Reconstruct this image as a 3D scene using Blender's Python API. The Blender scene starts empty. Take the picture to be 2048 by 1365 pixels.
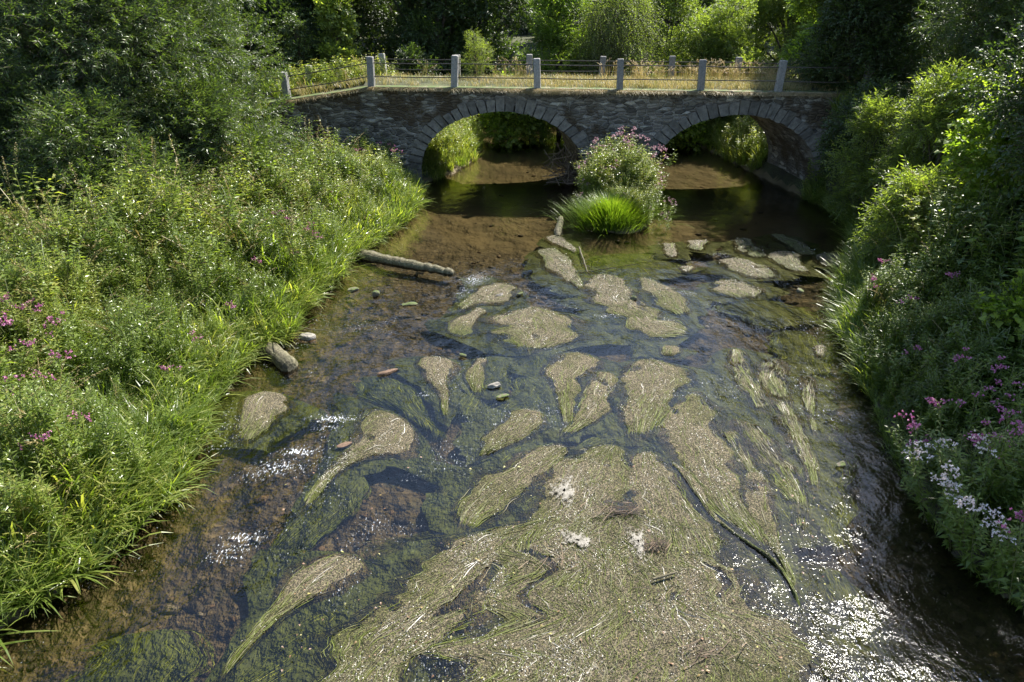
import bpy, math, random
import numpy as np
from math import sin, cos, radians as R, pi
from mathutils import Vector, Matrix
rng = np.random.default_rng(7)
random.seed(7)
scene = bpy.context.scene
COL = scene.collection

# ------------------------------------------------------------------ camera, sky, sun, exposure
CAM_H, PITCH, FPX = 7.6, R(27.0), 1365.0
cd = bpy.data.cameras.new("camera"); cam = bpy.data.objects.new("camera", cd); COL.objects.link(cam)
cam.location = (0, 0, CAM_H); cam.rotation_euler = (pi/2 - PITCH, 0, 0)
cd.sensor_width = 36; cd.lens = 36 * FPX / 2048; cd.clip_start = 0.1; cd.clip_end = 2000
scene.camera = cam
SUN_EL, SUN_AZ = R(52), R(41)
world = bpy.data.worlds.new("World"); scene.world = world; world.use_nodes = True
nt = world.node_tree; bg = nt.nodes["Background"]
sky = nt.nodes.new("ShaderNodeTexSky"); sky.sky_type = 'NISHITA'; sky.sun_disc = False
sky.sun_elevation = SUN_EL; sky.sun_rotation = SUN_AZ; sky.dust_density = 0.6
nt.links.new(sky.outputs[0], bg.inputs[0]); bg.inputs[1].default_value = 0.1
sl = bpy.data.lights.new("sun", 'SUN'); sl.energy = 5.0; sl.angle = R(0.55); sl.color = (1, 0.955, 0.87)
so = bpy.data.objects.new("sun", sl); COL.objects.link(so)
SUNV = Vector((sin(SUN_AZ)*cos(SUN_EL), cos(SUN_AZ)*cos(SUN_EL), sin(SUN_EL)))
so.rotation_euler = SUNV.to_track_quat('Z', 'Y').to_euler()
scene.view_settings.view_transform = 'Standard'; scene.view_settings.look = 'None'
scene.view_settings.gamma = 1; scene.view_settings.use_curve_mapping = False
scene.view_settings.exposure = 1.5
cy = scene.cycles
cy.max_bounces = 6; cy.diffuse_bounces = 3; cy.glossy_bounces = 3; cy.transmission_bounces = 3
cy.transparent_max_bounces = 12; cy.caustics_reflective = False; cy.caustics_refractive = False
cy.use_denoising = True; cy.sample_clamp_direct = 12; cy.sample_clamp_indirect = 6

# ------------------------------------------------------------------ geometry helpers
S_, C_ = sin(PITCH), cos(PITCH)
def ray(x, y):
    a = (x-1024)/FPX; b = (y-682.5)/FPX
    return np.array([a, C_ - b*S_, -(S_ + b*C_)])
def P(x, y, z=0.0):
    """the point of the level plane z seen at a place in the photograph"""
    d = ray(x, y); t = (z-CAM_H)/d[2]
    return np.array([d[0]*t, d[1]*t, z])
def lerp(a, b, t): return a + (b-a)*t
def smooth(a, b, x):
    t = np.clip((x-a)/(b-a), 0, 1); return t*t*(3-2*t)
_G = rng.random((8, 64, 64))
def vnoise(x, y, k=0):
    """value noise 0..1"""
    x = np.asarray(x, float) + 1000; y = np.asarray(y, float) + 1000
    xi = np.floor(x).astype(int); yi = np.floor(y).astype(int)
    fx = x-xi; fy = y-yi; fx = fx*fx*(3-2*fx); fy = fy*fy*(3-2*fy)
    g = _G[k]; a = g[xi % 64, yi % 64]; b = g[(xi+1) % 64, yi % 64]
    c = g[xi % 64, (yi+1) % 64]; d = g[(xi+1) % 64, (yi+1) % 64]
    return (a*(1-fx)+b*fx)*(1-fy) + (c*(1-fx)+d*fx)*fy
def fbm(x, y, k=0): return (vnoise(x, y, k)*.55 + vnoise(x*2.1, y*2.1, k+1)*.28 + vnoise(x*4.3, y*4.3, k+2)*.17)

class Geo:
    """triangle collector: vertices, faces, a per-vertex variation value and a material index per face"""
    def __init__(s): s.V, s.F, s.A, s.M, s.n = [], [], [], [], 0
    def add(s, V, F, A=0.5, M=0):
        V = np.asarray(V, float).reshape(-1, 3); F = np.asarray(F, int).reshape(-1, 3)
        s.V.append(V); s.F.append(F + s.n)
        s.A.append(np.broadcast_to(np.asarray(A, float), (len(V),)).copy())
        s.M.append(np.broadcast_to(np.asarray(M, int), (len(F),)).copy()); s.n += len(V)
        return s
    def arrays(s):
        return np.concatenate(s.V), np.concatenate(s.F), np.concatenate(s.A), np.concatenate(s.M)
    def scatter(s, tpl, pos, rot, val=0.0, zmul=None):
        """merge copies of a template; rot is (k,3,3) including scale"""
        V, F, A, M = tpl; k = len(pos)
        if k == 0: return s
        W = np.einsum('kij,nj->kni', rot, V) + pos[:, None, :]
        n = len(V); FF = (F[None] + (np.arange(k)*n)[:, None, None]).reshape(-1, 3)
        AA = (A[None] + np.broadcast_to(np.asarray(val, float), (k,))[:, None]).reshape(-1)
        return s.add(W.reshape(-1, 3), FF, AA, np.tile(M, k))
    def build(s, name, mats, parent=None, smooth_=False):
        V, F, A, M = s.arrays()
        me = bpy.data.meshes.new(name)
        me.vertices.add(len(V)); me.vertices.foreach_set("co", V.astype(np.float32).ravel())
        me.loops.add(len(F)*3); me.loops.foreach_set("vertex_index", F.astype(np.int32).ravel())
        me.polygons.add(len(F)); me.polygons.foreach_set("loop_start", np.arange(0, len(F)*3, 3, dtype=np.int32))
        if not isinstance(mats, (list, tuple)): mats = [mats]
        for m in mats: me.materials.append(m)
        me.polygons.foreach_set("material_index", M.astype(np.int32))
        me.update(calc_edges=True)
        at = me.attributes.new("v", 'FLOAT', 'POINT'); at.data.foreach_set("value", A.astype(np.float32))
        me.polygons.foreach_set("use_smooth", np.full(len(F), smooth_))
        o = bpy.data.objects.new(name, me); COL.objects.link(o)
        if parent: o.parent = parent
        return o

def tag(o, label=None, cat=None, group=None, kind=None):
    if label: o["label"] = label
    if cat: o["category"] = cat
    if group: o["group"] = group
    if kind: o["kind"] = kind
    return o
def thing(name, loc, label, cat, group=None, rz=0, sc=1):
    o = bpy.data.objects.new(name, None); COL.objects.link(o); o.empty_display_size = .2
    o.location = [float(v) for v in loc]; o.rotation_euler = (0, 0, rz); o.scale = (sc, sc, sc)
    return tag(o, label, cat, group)
def copy_tree(o, parent=None):
    c = o.copy(); COL.objects.link(c); c.parent = parent
    for ch in list(o.children): copy_tree(ch, c)
    return c
def rotz(a, sc=1.0, tilt=None, tdir=None):
    a = np.asarray(a, float); k = len(a); sc = np.broadcast_to(np.asarray(sc, float), (k,))
    ca, sa = np.cos(a), np.sin(a); Z = np.zeros(k)
    M = np.stack([ca, -sa, Z, sa, ca, Z, Z, Z, np.ones(k)], -1).reshape(k, 3, 3)
    if tilt is not None:
        tilt = np.broadcast_to(np.asarray(tilt, float), (k,)); tdir = rng.random(k)*2*pi if tdir is None else np.broadcast_to(tdir, (k,))
        ax = np.stack([-np.sin(tdir), np.cos(tdir), Z], -1)
        c, s_ = np.cos(tilt)[:, None, None], np.sin(tilt)[:, None, None]
        K = np.zeros((k, 3, 3)); K[:, 0, 2] = ax[:, 1]; K[:, 1, 2] = -ax[:, 0]; K[:, 2, 0] = -ax[:, 1]; K[:, 2, 1] = ax[:, 0]
        T = np.eye(3) + s_*K + (1-c)*(K@K); M = T@M
    return M*sc[:, None, None]
def frame(d, roll=0.0):
    """rotation whose +Y axis runs along d (k,3) and whose Z is as upright as possible, rolled about d"""
    d = d/np.linalg.norm(d, axis=1, keepdims=True)
    up = np.tile([0, 0, 1.0], (len(d), 1)); x = np.cross(d, up); ln = np.linalg.norm(x, axis=1, keepdims=True)
    x = np.where(ln > 1e-4, x/np.maximum(ln, 1e-6), [1, 0, 0]); z = np.cross(x, d)
    r = np.broadcast_to(np.asarray(roll, float), (len(d),))[:, None]
    x2 = x*np.cos(r)+z*np.sin(r); z2 = -x*np.sin(r)+z*np.cos(r)
    return np.stack([x2, d, z2], -1)
def tube(g, pts, rad, seg=6, A=0.5, M=0, cap=True):
    pts = np.asarray(pts, float); n = len(pts); rad = np.broadcast_to(np.asarray(rad, float), (n,))
    t = np.gradient(pts, axis=0); t /= np.linalg.norm(t, axis=1, keepdims=True)+1e-9
    ref = np.array([0, 0, 1.0]) if abs(t[0][2]) < .9 else np.array([1.0, 0, 0])
    a = np.cross(t, ref); a /= np.linalg.norm(a, axis=1, keepdims=True)+1e-9; b = np.cross(t, a)
    th = np.arange(seg)*2*pi/seg
    V = pts[:, None]+rad[:, None, None]*(a[:, None]*np.cos(th)[None, :, None]+b[:, None]*np.sin(th)[None, :, None])
    F = []
    for i in range(n-1):
        for j in range(seg):
            p, q = i*seg+j, i*seg+(j+1) % seg
            F += [(p, q, q+seg), (p, q+seg, p+seg)]
    V = V.reshape(-1, 3)
    if cap:
        V = np.vstack([V, pts[0], pts[-1]])
        for j in range(seg):
            F += [((j+1) % seg, j, n*seg), ((n-1)*seg+j, (n-1)*seg+(j+1) % seg, n*seg+1)]
    return g.add(V, F, A, M)
def box(g, lo, hi, f=lambda p: p, A=0.5, M=0):
    (x0, y0, z0), (x1, y1, z1) = lo, hi
    V = np.array([(x, y, z) for z in (z0, z1) for y in (y0, y1) for x in (x0, x1)], float)
    F = [(0, 2, 3), (0, 3, 1), (4, 5, 7), (4, 7, 6), (0, 1, 5), (0, 5, 4), (2, 6, 7), (2, 7, 3), (0, 4, 6), (0, 6, 2), (1, 3, 7), (1, 7, 5)]
    return g.add(np.array([f(v) for v in V]), F, A, M)
def grid(g, V, A=0.5, M=0, flip=False):
    """V is (n,m,3)"""
    n, m = V.shape[:2]; i, j = np.meshgrid(np.arange(n-1), np.arange(m-1), indexing='ij')
    a = (i*m+j).ravel(); b = a+1; c = a+m; d = c+1
    F = np.concatenate([np.stack([a, c, d], 1), np.stack([a, d, b], 1)])
    if flip: F = F[:, ::-1]
    return g.add(V.reshape(-1, 3), F, np.asarray(A).reshape(-1) if np.ndim(A) else A, M)
def blob(seed, sub=2, rough=.3, flat=.6):
    """an irregular stone template"""
    import bmesh
    bm = bmesh.new(); bmesh.ops.create_icosphere(bm, subdivisions=sub, radius=1)
    r_ = np.random.default_rng(seed); V = np.array([v.co[:] for v in bm.verts]); F = np.array([[v.index for v in f.verts] for f in bm.faces]); bm.free()
    d = np.zeros(len(V))
    for k in range(7):
        n = r_.normal(size=3); n /= np.linalg.norm(n); d = np.minimum(d, -(np.maximum(V@n-(.3+.35*r_.random()), 0)))
    V = V*(1+d[:, None]*1.0)*(1+rough*.25*r_.normal(size=(len(V), 1))*.35)
    V[:, 2] *= flat
    return V, F, np.zeros(len(V)), np.zeros(len(F), int)

# ------------------------------------------------------------------ materials
def nodes(name):
    m = bpy.data.materials.new(name); m.use_nodes = True
    return m, m.node_tree, m.node_tree.nodes["Principled BSDF"]
def N(t, kind, **kw):
    n = t.nodes.new(kind)
    for k, v in kw.items():
        if k.startswith("i_"): n.inputs[k[2:].replace("_", " ")].default_value = v
        else: setattr(n, k, v)
    return n
def ramp(t, src, stops, interp='LINEAR'):
    r = t.nodes.new("ShaderNodeValToRGB"); r.color_ramp.interpolation = interp
    while len(r.color_ramp.elements) < len(stops): r.color_ramp.elements.new(0.5)
    for e, (p, c) in zip(r.color_ramp.elements, stops):
        e.position = p; e.color = (*c, 1) if len(c) == 3 else c
    t.links.new(src, r.inputs[0]); return r
def attr(t): 
    a = t.nodes.new("ShaderNodeAttribute"); a.attribute_name = "v"; return a.outputs["Fac"]
def coords(t, scale=(1, 1, 1)):
    c = t.nodes.new("ShaderNodeTexCoord"); m = t.nodes.new("ShaderNodeMapping"); m.inputs["Scale"].default_value = scale
    t.links.new(c.outputs["Object"], m.inputs[0]); return m.outputs[0]
def math_(t, op, a, b=None, clamp=False):
    n = t.nodes.new("ShaderNodeMath"); n.operation = op; n.use_clamp = clamp
    for i, v in enumerate((a, b)):
        if v is None: continue
        if isinstance(v, (int, float)): n.inputs[i].default_value = v
        else: t.links.new(v, n.inputs[i])
    return n.outputs[0]
def mixc(t, fac, a, b, mode='MIX'):
    n = t.nodes.new("ShaderNodeMix"); n.data_type = 'RGBA'; n.blend_type = mode
    for i, v in ((0, fac), (6, a), (7, b)):
        if isinstance(v, (int, float)): n.inputs[i].default_value = v
        elif isinstance(v, tuple): n.inputs[i].default_value = (*v, 1) if len(v) == 3 else v
        else: t.links.new(v, n.inputs[i])
    return n.outputs[2]
def noise(t, co, scale, detail=4, rough=.6):
    n = N(t, "ShaderNodeTexNoise"); n.inputs["Scale"].default_value = scale; n.inputs["Detail"].default_value = detail
    n.inputs["Roughness"].default_value = rough; t.links.new(co, n.inputs["Vector"]); return n.outputs["Fac"]
def bump(t, h, dist, strength=1.0, normal=None):
    b = t.nodes.new("ShaderNodeBump"); b.inputs["Distance"].default_value = dist; b.inputs["Strength"].default_value = strength
    t.links.new(h, b.inputs["Height"])
    if normal: t.links.new(normal, b.inputs["Normal"])
    return b.outputs[0]

def leafmat(name, stops, trans=.4, rough=.42, tcol=None, spec=.5):
    m, t, p = nodes(name)
    r = ramp(t, attr(t), stops); p.inputs["Roughness"].default_value = rough
    p.inputs["Specular IOR Level"].default_value = spec
    t.links.new(r.outputs[0], p.inputs["Base Color"])
    tr = N(t, "ShaderNodeBsdfTranslucent")
    t.links.new(mixc(t, 1.0, r.outputs[0], tcol or (2.0, 2.1, .75), 'MULTIPLY'), tr.inputs[0])
    mx = N(t, "ShaderNodeMixShader"); mx.inputs[0].default_value = trans
    t.links.new(p.outputs[0], mx.inputs[1]); t.links.new(tr.outputs[0], mx.inputs[2])
    t.links.new(mx.outputs[0], t.nodes["Material Output"].inputs[0])
    return m
def G(r, g, b): return (r, g, b)
M_herb = leafmat("herb_leaf", [(0, G(.05, .08, .014)), (.4, G(.12, .17, .03)), (.75, G(.2, .25, .055)), (1, G(.31, .31, .09))], trans=.5, rough=.32, spec=.6)
M_grass = leafmat("grass_blade", [(0, G(.06, .1, .022)), (.45, G(.13, .2, .05)), (.8, G(.2, .26, .085)), (1, G(.36, .32, .15))], rough=.32, trans=.48, spec=.6)
M_sedge = leafmat("sedge_blade", [(0, G(.035, .06, .01)), (.5, G(.1, .17, .015)), (.85, G(.19, .26, .03)), (1, G(.32, .28, .1))], trans=.45, rough=.35)
M_dry = leafmat("dry_grass", [(0, G(.1, .13, .035)), (.4, G(.22, .22, .08)), (.8, G(.38, .3, .15)), (1, G(.5, .4, .24))], trans=.35, tcol=(1.5, 1.4, .9))
M_willow = leafmat("willow_leaf", [(0, G(.025, .042, .012)), (.5, G(.07, .11, .028)), (.85, G(.14, .19, .05)), (1, G(.28, .29, .08))], trans=.34, rough=.36, spec=.5)
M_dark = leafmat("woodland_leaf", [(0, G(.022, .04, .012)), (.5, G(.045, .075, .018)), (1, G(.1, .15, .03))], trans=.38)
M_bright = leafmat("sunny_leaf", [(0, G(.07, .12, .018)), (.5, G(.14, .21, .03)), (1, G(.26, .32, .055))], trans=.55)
M_birch = leafmat("birch_leaf", [(0, G(.08, .12, .022)), (.5, G(.16, .21, .045)), (1, G(.26, .3, .08))], trans=.52)
M_stem = leafmat("green_stem", [(0, G(.07, .1, .03)), (1, G(.16, .15, .06))], trans=.1)
M_spike = leafmat("seed_spike", [(0, G(.16, .14, .05)), (1, G(.3, .24, .1))], trans=.3, tcol=(1.5, 1.4, .9))
M_pink = leafmat("pink_petal", [(0, G(.33, .06, .19)), (.5, G(.46, .14, .3)), (1, G(.6, .32, .44))], trans=.3, tcol=(1.1, .9, 1.05))
M_pale = leafmat("pale_pink_petal", [(0, G(.38, .17, .23)), (.5, G(.5, .31, .36)), (1, G(.6, .48, .48))], trans=.3, tcol=(1.1, .95, 1.0))
M_white = leafmat("white_petal", [(0, G(.75, .6, .6)), (1, G(.85, .8, .74))], trans=.35, tcol=(1, 1, .95))

m, t, p = nodes("bark"); co = coords(t, (1, 1, .25))
n1 = noise(t, co, 9, 6); r = ramp(t, n1, [(.3, (.035, .028, .02)), (.7, (.12, .1, .075))]); t.links.new(r.outputs[0], p.inputs[0])
p.inputs["Roughness"].default_value = .9; t.links.new(bump(t, n1, .03), p.inputs["Normal"]); M_bark = m
m, t, p = nodes("weathered_log"); co = coords(t, (1, 1, 1))
n1 = noise(t, co, 12, 8, .7); n2 = noise(t, co, 2.5, 3)
r = ramp(t, n1, [(.3, (.035, .027, .018)), (.5, (.12, .095, .065)), (.75, (.34, .29, .21))])
c = mixc(t, math_(t, 'MULTIPLY', n2, .5), r.outputs[0], (.1, .12, .04)); c = mixc(t, .85, c, ramp(t, attr(t), [(.2, (.3, .28, .25)), (.8, (1.3, 1.3, 1.25))]).outputs[0], 'MULTIPLY'); t.links.new(c, p.inputs[0])
p.inputs["Roughness"].default_value = .85; t.links.new(bump(t, n1, .03), p.inputs["Normal"]); M_log = m
m, t, p = nodes("twig_wood"); r = ramp(t, attr(t), [(0, (.05, .035, .025)), (1, (.3, .22, .15))]); t.links.new(r.outputs[0], p.inputs[0]); M_twig = m

def stonemat(name, dark, light, moss=.0, scale=5):
    m, t, p = nodes(name); co = coords(t)
    n1 = noise(t, co, scale, 8, .65); n2 = noise(t, co, scale*5, 4, .7)
    r = ramp(t, n1, [(.3, dark), (.7, light)])
    c = mixc(t, .35, r.outputs[0], ramp(t, n2, [(.3, dark), (.75, light)]).outputs[0])
    v = math_(t, 'ADD', math_(t, 'MULTIPLY', attr(t), .9), .55)
    cb = N(t, "ShaderNodeCombineColor"); [t.links.new(v, cb.inputs[i]) for i in range(3)]
    c = mixc(t, 1.0, c, cb.outputs[0], 'MULTIPLY')
    if moss:
        g = N(t, "ShaderNodeNewGeometry"); s = N(t, "ShaderNodeSeparateXYZ"); t.links.new(g.outputs["Normal"], s.inputs[0])
        f = math_(t, 'MULTIPLY', math_(t, 'MULTIPLY', s.outputs[2], math_(t, 'GREATER_THAN', n1, .45)), moss, True)
        c = mixc(t, f, c, (.07, .1, .02))
    t.links.new(c, p.inputs[0]); p.inputs["Roughness"].default_value = .85
    t.links.new(bump(t, n2, .02), p.inputs["Normal"]); return m
M_granite = stonemat("granite_post", (.12, .115, .11), (.36, .345, .32), scale=14)
M_ring = stonemat("arch_stone", (.04, .038, .032), (.235, .22, .195), moss=.0, scale=5)
M_coping = stonemat("mossy_coping", (.09, .075, .045), (.34, .28, .19), moss=1.4, scale=3)
M_rock = stonemat("river_rock", (.1, .09, .075), (.36, .33, .28), scale=6)
M_mossrock = stonemat("mossy_rock", (.07, .06, .045), (.22, .19, .13), moss=1.0, scale=4)
M_brownrock = stonemat("brown_rock", (.06, .035, .02), (.2, .125, .08), scale=5)

# rubble masonry: thin irregular courses with pale mortar, moss stains
m, t, p = nodes("rubble_masonry"); co0 = coords(t)
nz = N(t, "ShaderNodeTexNoise"); nz.inputs["Scale"].default_value = 1.58; nz.inputs["Detail"].default_value = 3; t.links.new(co0, nz.inputs["Vector"])
va = N(t, "ShaderNodeVectorMath", operation='MULTIPLY_ADD'); va.inputs[1].default_value = (.35, .35, .22); t.links.new(nz.outputs["Color"], va.inputs[0]); t.links.new(co0, va.inputs[2])
mp = N(t, "ShaderNodeMapping"); mp.inputs["Scale"].default_value = (3.0, 3.0, 8.5); t.links.new(va.outputs[0], mp.inputs[0])
v1 = N(t, "ShaderNodeTexVoronoi", feature='F1'); v1.inputs["Scale"].default_value = 1.0; t.links.new(mp.outputs[0], v1.inputs["Vector"])
v2 = N(t, "ShaderNodeTexVoronoi", feature='DISTANCE_TO_EDGE'); v2.inputs["Scale"].default_value = 1.0; t.links.new(mp.outputs[0], v2.inputs["Vector"])
sep = N(t, "ShaderNodeSeparateColor"); t.links.new(v1.outputs["Color"], sep.inputs[0])
cell = ramp(t, sep.outputs[0], [(0, (.07, .064, .055)), (.4, (.15, .137, .115)), (.8, (.25, .23, .2)), (1, (.45, .43, .38))]).outputs[0]
fine = noise(t, co0, 22, 5, .7)
cell = mixc(t, .6, cell, ramp(t, fine, [(.3, (.35, .35, .35)), (.7, (1.5, 1.5, 1.5))]).outputs[0], 'MULTIPLY')
mort = ramp(t, v2.outputs["Distance"], [(0, (1, 1, 1)), (.07, (0, 0, 0))]).outputs[0]
mask = noise(t, co0, .8, 3)
mfac = math_(t, 'MULTIPLY', mort, ramp(t, mask, [(.42, (.15, .15, .15)), (.6, (1, 1, 1))]).outputs[0])
c = mixc(t, mfac, cell, (.36, .34, .31))
ms = ramp(t, noise(t, co0, .55, 6, .65), [(.52, (0, 0, 0)), (.6, (1, 1, 1))]).outputs[0]
c = mixc(t, math_(t, 'MULTIPLY', ms, .85), c, (.06, .04, .018))
t.links.new(c, p.inputs[0]); p.inputs["Roughness"].default_value = .92
h = math_(t, 'ADD', ramp(t, v2.outputs["Distance"], [(0, (0, 0, 0)), (.15, (1, 1, 1))]).outputs[0], math_(t, 'MULTIPLY', fine, .5))
t.links.new(bump(t, h, .05), p.inputs["Normal"]); M_rubble = m

m, t, p = nodes("painted_iron_rail"); n1 = noise(t, coords(t), 20, 3)
t.links.new(ramp(t, n1, [(.3, (.045, .04, .035)), (.7, (.16, .13, .1))]).outputs[0], p.inputs[0]); p.inputs["Roughness"].default_value = .5; p.inputs["Metallic"].default_value = .4; M_iron = m

m, t, p = nodes("soil"); co = coords(t); n1 = noise(t, co, .8, 8, .65)
t.links.new(ramp(t, n1, [(.3, (.03, .025, .014)), (.5, (.045, .05, .02)), (.7, (.08, .09, .03))]).outputs[0], p.inputs[0]); p.inputs["Roughness"].default_value = 1
t.links.new(bump(t, noise(t, co, 6, 6), .08), p.inputs["Normal"]); M_soil = m

# river bed: brown silt and gravel with ochre and grey cobbles
m, t, p = nodes("river_bed"); co = coords(t)
v1 = N(t, "ShaderNodeTexVoronoi"); v1.inputs["Scale"].default_value = 7; t.links.new(co, v1.inputs["Vector"])
sep = N(t, "ShaderNodeSeparateColor"); t.links.new(v1.outputs["Color"], sep.inputs[0])
c = ramp(t, sep.outputs[0], [(0, (.03, .025, .017)), (.5, (.062, .05, .032)), (.8, (.1, .077, .046)), (1, (.17, .14, .095))]).outputs[0]
n1 = noise(t, co, .6, 5); n2 = noise(t, co, 14, 5)
c = mixc(t, ramp(t, n1, [(.4, (0, 0, 0)), (.62, (.85, .85, .85))]).outputs[0], c, (.085, .066, .034))
c = mixc(t, .6, c, ramp(t, n2, [(.3, (.35, .35, .35)), (.7, (1.5, 1.45, 1.4))]).outputs[0], 'MULTIPLY')
c = mixc(t, ramp(t, noise(t, co, .9, 4), [(.6, (0, 0, 0)), (.7, (.6, .6, .6))]).outputs[0], c, (.04, .05, .01))
c = mixc(t, math_(t, 'MULTIPLY', attr(t), .85), c, ramp(t, noise(t, co, .7, 3), [(.35, (.085, .066, .03)), (.65, (.15, .115, .055))]).outputs[0])
t.links.new(c, p.inputs[0]); p.inputs["Roughness"].default_value = .9
t.links.new(bump(t, math_(t, 'MULTIPLY', math_(t, 'ADD', v1.outputs["Distance"], n2), math_(t, 'SUBTRACT', 1.0, attr(t))), .05), p.inputs["Normal"]); M_bed = m
m, t, p = nodes("bed_cobble"); n2 = noise(t, coords(t), 25, 4)
c = ramp(t, attr(t), [(0, (.03, .025, .018)), (.35, (.06, .045, .028)), (.6, (.08, .062, .038)), (.8, (.14, .088, .05)), (.93, (.13, .11, .085)), (1, (.24, .21, .17))]).outputs[0]
c = mixc(t, .5, c, ramp(t, n2, [(.3, (.4, .4, .4)), (.7, (1.4, 1.4, 1.4))]).outputs[0], 'MULTIPLY')
t.links.new(c, p.inputs[0]); p.inputs["Roughness"].default_value = .8; M_cobble = m

# water: clear brown stream, a rippled surface over what lies below
m, t, p = nodes("stream_water"); t.nodes.remove(p); co = coords(t)
wv = attr(t)
co1 = coords(t, (1.6, .9, 1)); 
na = noise(t, co1, 2.2, 3, .5); nb = noise(t, co, 9, 3, .55); nc = noise(t, coords(t, (1.3, .8, 1)), 26, 2, .5)
h = math_(t, 'ADD', math_(t, 'MULTIPLY', na, .9), math_(t, 'ADD', math_(t, 'MULTIPLY', nb, .36), math_(t, 'MULTIPLY', nc, .16)))
bn = N(t, "ShaderNodeBump"); bn.inputs["Distance"].default_value = .037; t.links.new(h, bn.inputs["Height"]); t.links.new(wv, bn.inputs["Strength"])
fr = N(t, "ShaderNodeFresnel"); fr.inputs[0].default_value = 1.58; t.links.new(bn.outputs[0], fr.inputs["Normal"])
tr = N(t, "ShaderNodeBsdfTransparent"); tr.inputs[0].default_value = (.74, .70, .57, 1)
gl = N(t, "ShaderNodeBsdfGlossy"); gl.inputs["Roughness"].default_value = .045; t.links.new(bn.outputs[0], gl.inputs["Normal"])
mx = N(t, "ShaderNodeMixShader"); t.links.new(math_(t, 'MULTIPLY', fr.outputs[0], 1.0, True), mx.inputs[0])
t.links.new(tr.outputs[0], mx.inputs[1]); t.links.new(gl.outputs[0], mx.inputs[2])
fo = N(t, "ShaderNodeAttribute"); fo.attribute_name = "foam"
fn = noise(t, coords(t, (1.9, .8, 1)), 15, 5, .78)
ff = ramp(t, math_(t, 'ADD', fn, math_(t, 'MULTIPLY', fo.outputs["Fac"], .28)), [(.69, (0, 0, 0)), (.79, (1, 1, 1))]).outputs[0]
df = N(t, "ShaderNodeBsdfDiffuse"); df.inputs[0].default_value = (.75, .78, .82, 1); t.links.new(bn.outputs[0], df.inputs["Normal"])
m2 = N(t, "ShaderNodeMixShader"); t.links.new(math_(t, 'MULTIPLY', ff, .8), m2.inputs[0]); t.links.new(mx.outputs[0], m2.inputs[1]); t.links.new(df.outputs[0], m2.inputs[2])
t.links.new(m2.outputs[0], t.nodes["Material Output"].inputs[0]); M_water = m

def weedmat(name, stops, rough=.6):
    m, t, p = nodes(name); p.inputs["Specular IOR Level"].default_value = .25; c = ramp(t, attr(t), stops).outputs[0]; t.links.new(c, p.inputs[0]); p.inputs["Roughness"].default_value = rough
    return m
WSTOPS = [(0, (.009, .01, .005)), (.2, (.03, .04, .008)), (.42, (.1, .12, .017)), (.6, (.1, .095, .042)), (.8, (.21, .185, .13)), (1, (.78, .74, .66))]
M_weed = weedmat("weed_strand", WSTOPS)
M_sub = weedmat("green_weed_strand", [(0, (.035, .05, .008)), (.5, (.12, .16, .018)), (1, (.3, .34, .05))])
m, t, p = nodes("weed_mat"); co = coords(t); n1 = noise(t, co, 1.3, 4); n2 = noise(t, co, 42, 4, .8); n3 = noise(t, co, 7, 4, .7)
c = ramp(t, math_(t, 'ADD', attr(t), math_(t, 'MULTIPLY', math_(t, 'SUBTRACT', n3, .5), .9)), [(.05, (.022, .032, .006)), (.3, (.05, .06, .012)), (.55, (.075, .07, .03)), (.8, (.13, .11, .07))]).outputs[0]
c = mixc(t, .95, c, ramp(t, n2, [(.4, (.1, .1, .1)), (.5, (.6, .6, .6)), (.62, (2.4, 2.3, 2.2))]).outputs[0], 'MULTIPLY')
t.links.new(c, p.inputs[0]); p.inputs["Roughness"].default_value = .75; p.inputs["Specular IOR Level"].default_value = .3; t.links.new(bump(t, n2, .04), p.inputs["Normal"]); M_mat = m
m, t, p = nodes("submerged_weed"); co = coords(t, (2.2, .7, 1)); n2 = noise(t, co, 14, 5, .7)
t.links.new(ramp(t, n2, [(.35, (.018, .028, .005)), (.55, (.055, .075, .01)), (.72, (.13, .16, .02))]).outputs[0], p.inputs[0]); p.inputs["Roughness"].default_value = .8; M_skirt = m
m, t, p = nodes("dried_scum"); co = coords(t); n1 = noise(t, co, 9, 8, .75)
t.links.new(ramp(t, n1, [(.3, (.06, .055, .035)), (.5, (.14, .125, .095)), (.7, (.24, .22, .185))]).outputs[0], p.inputs[0]); t.links.new(bump(t, n1, .02), p.inputs["Normal"])
t.links.new(math_(t, 'GREATER_THAN', noise(t, co, 20, 6, .8), math_(t, 'ADD', math_(t, 'MULTIPLY', attr(t), .26), .40)), p.inputs["Alpha"]); M_scum = m
m, t, p = nodes("water_foam"); p.inputs[0].default_value = (.85, .87, .9, 1); p.inputs["Roughness"].default_value = .3; M_foam = m
m, t, p = nodes("fallen_leaf"); t.links.new(ramp(t, attr(t), [(0, (.09, .05, .025)), (.5, (.2, .11, .06)), (.8, (.26, .25, .05)), (1, (.34, .3, .14))]).outputs[0], p.inputs[0]); M_fallen = m

# ------------------------------------------------------------------ river channel and terrain
LE = [(-7.2, -40), (-7.0, 0)] + [tuple(P(x, y)[:2] + (-.25, .0)) for x, y in [(-60, 1330), (60, 1245), (150, 1175), (270, 1090), (340, 1025), (385, 950), (400, 890), (425, 825), (475, 755), (525, 708), (590, 680), (615, 622), (655, 590), (690, 545), (730, 505), (800, 460), (838, 425), (842, 385)]]
LU = [tuple(P(x, y)[:2]) for x, y in [(850, 366), (905, 348), (950, 318), (965, 292), (950, 272), (925, 262), (860, 258)]]
RE = [(8.2, -40), (8.0, 0)] + [tuple(P(x, y)[:2] + (.35, 0)) for x, y in [(2120, 1290), (2040, 1240), (1960, 1190), (1880, 1120), (1830, 1050), (1785, 970), (1750, 900), (1730, 830), (1700, 760), (1675, 690), (1665, 620), (1668, 560), (1690, 510), (1690, 460), (1650, 425)]]
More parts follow.
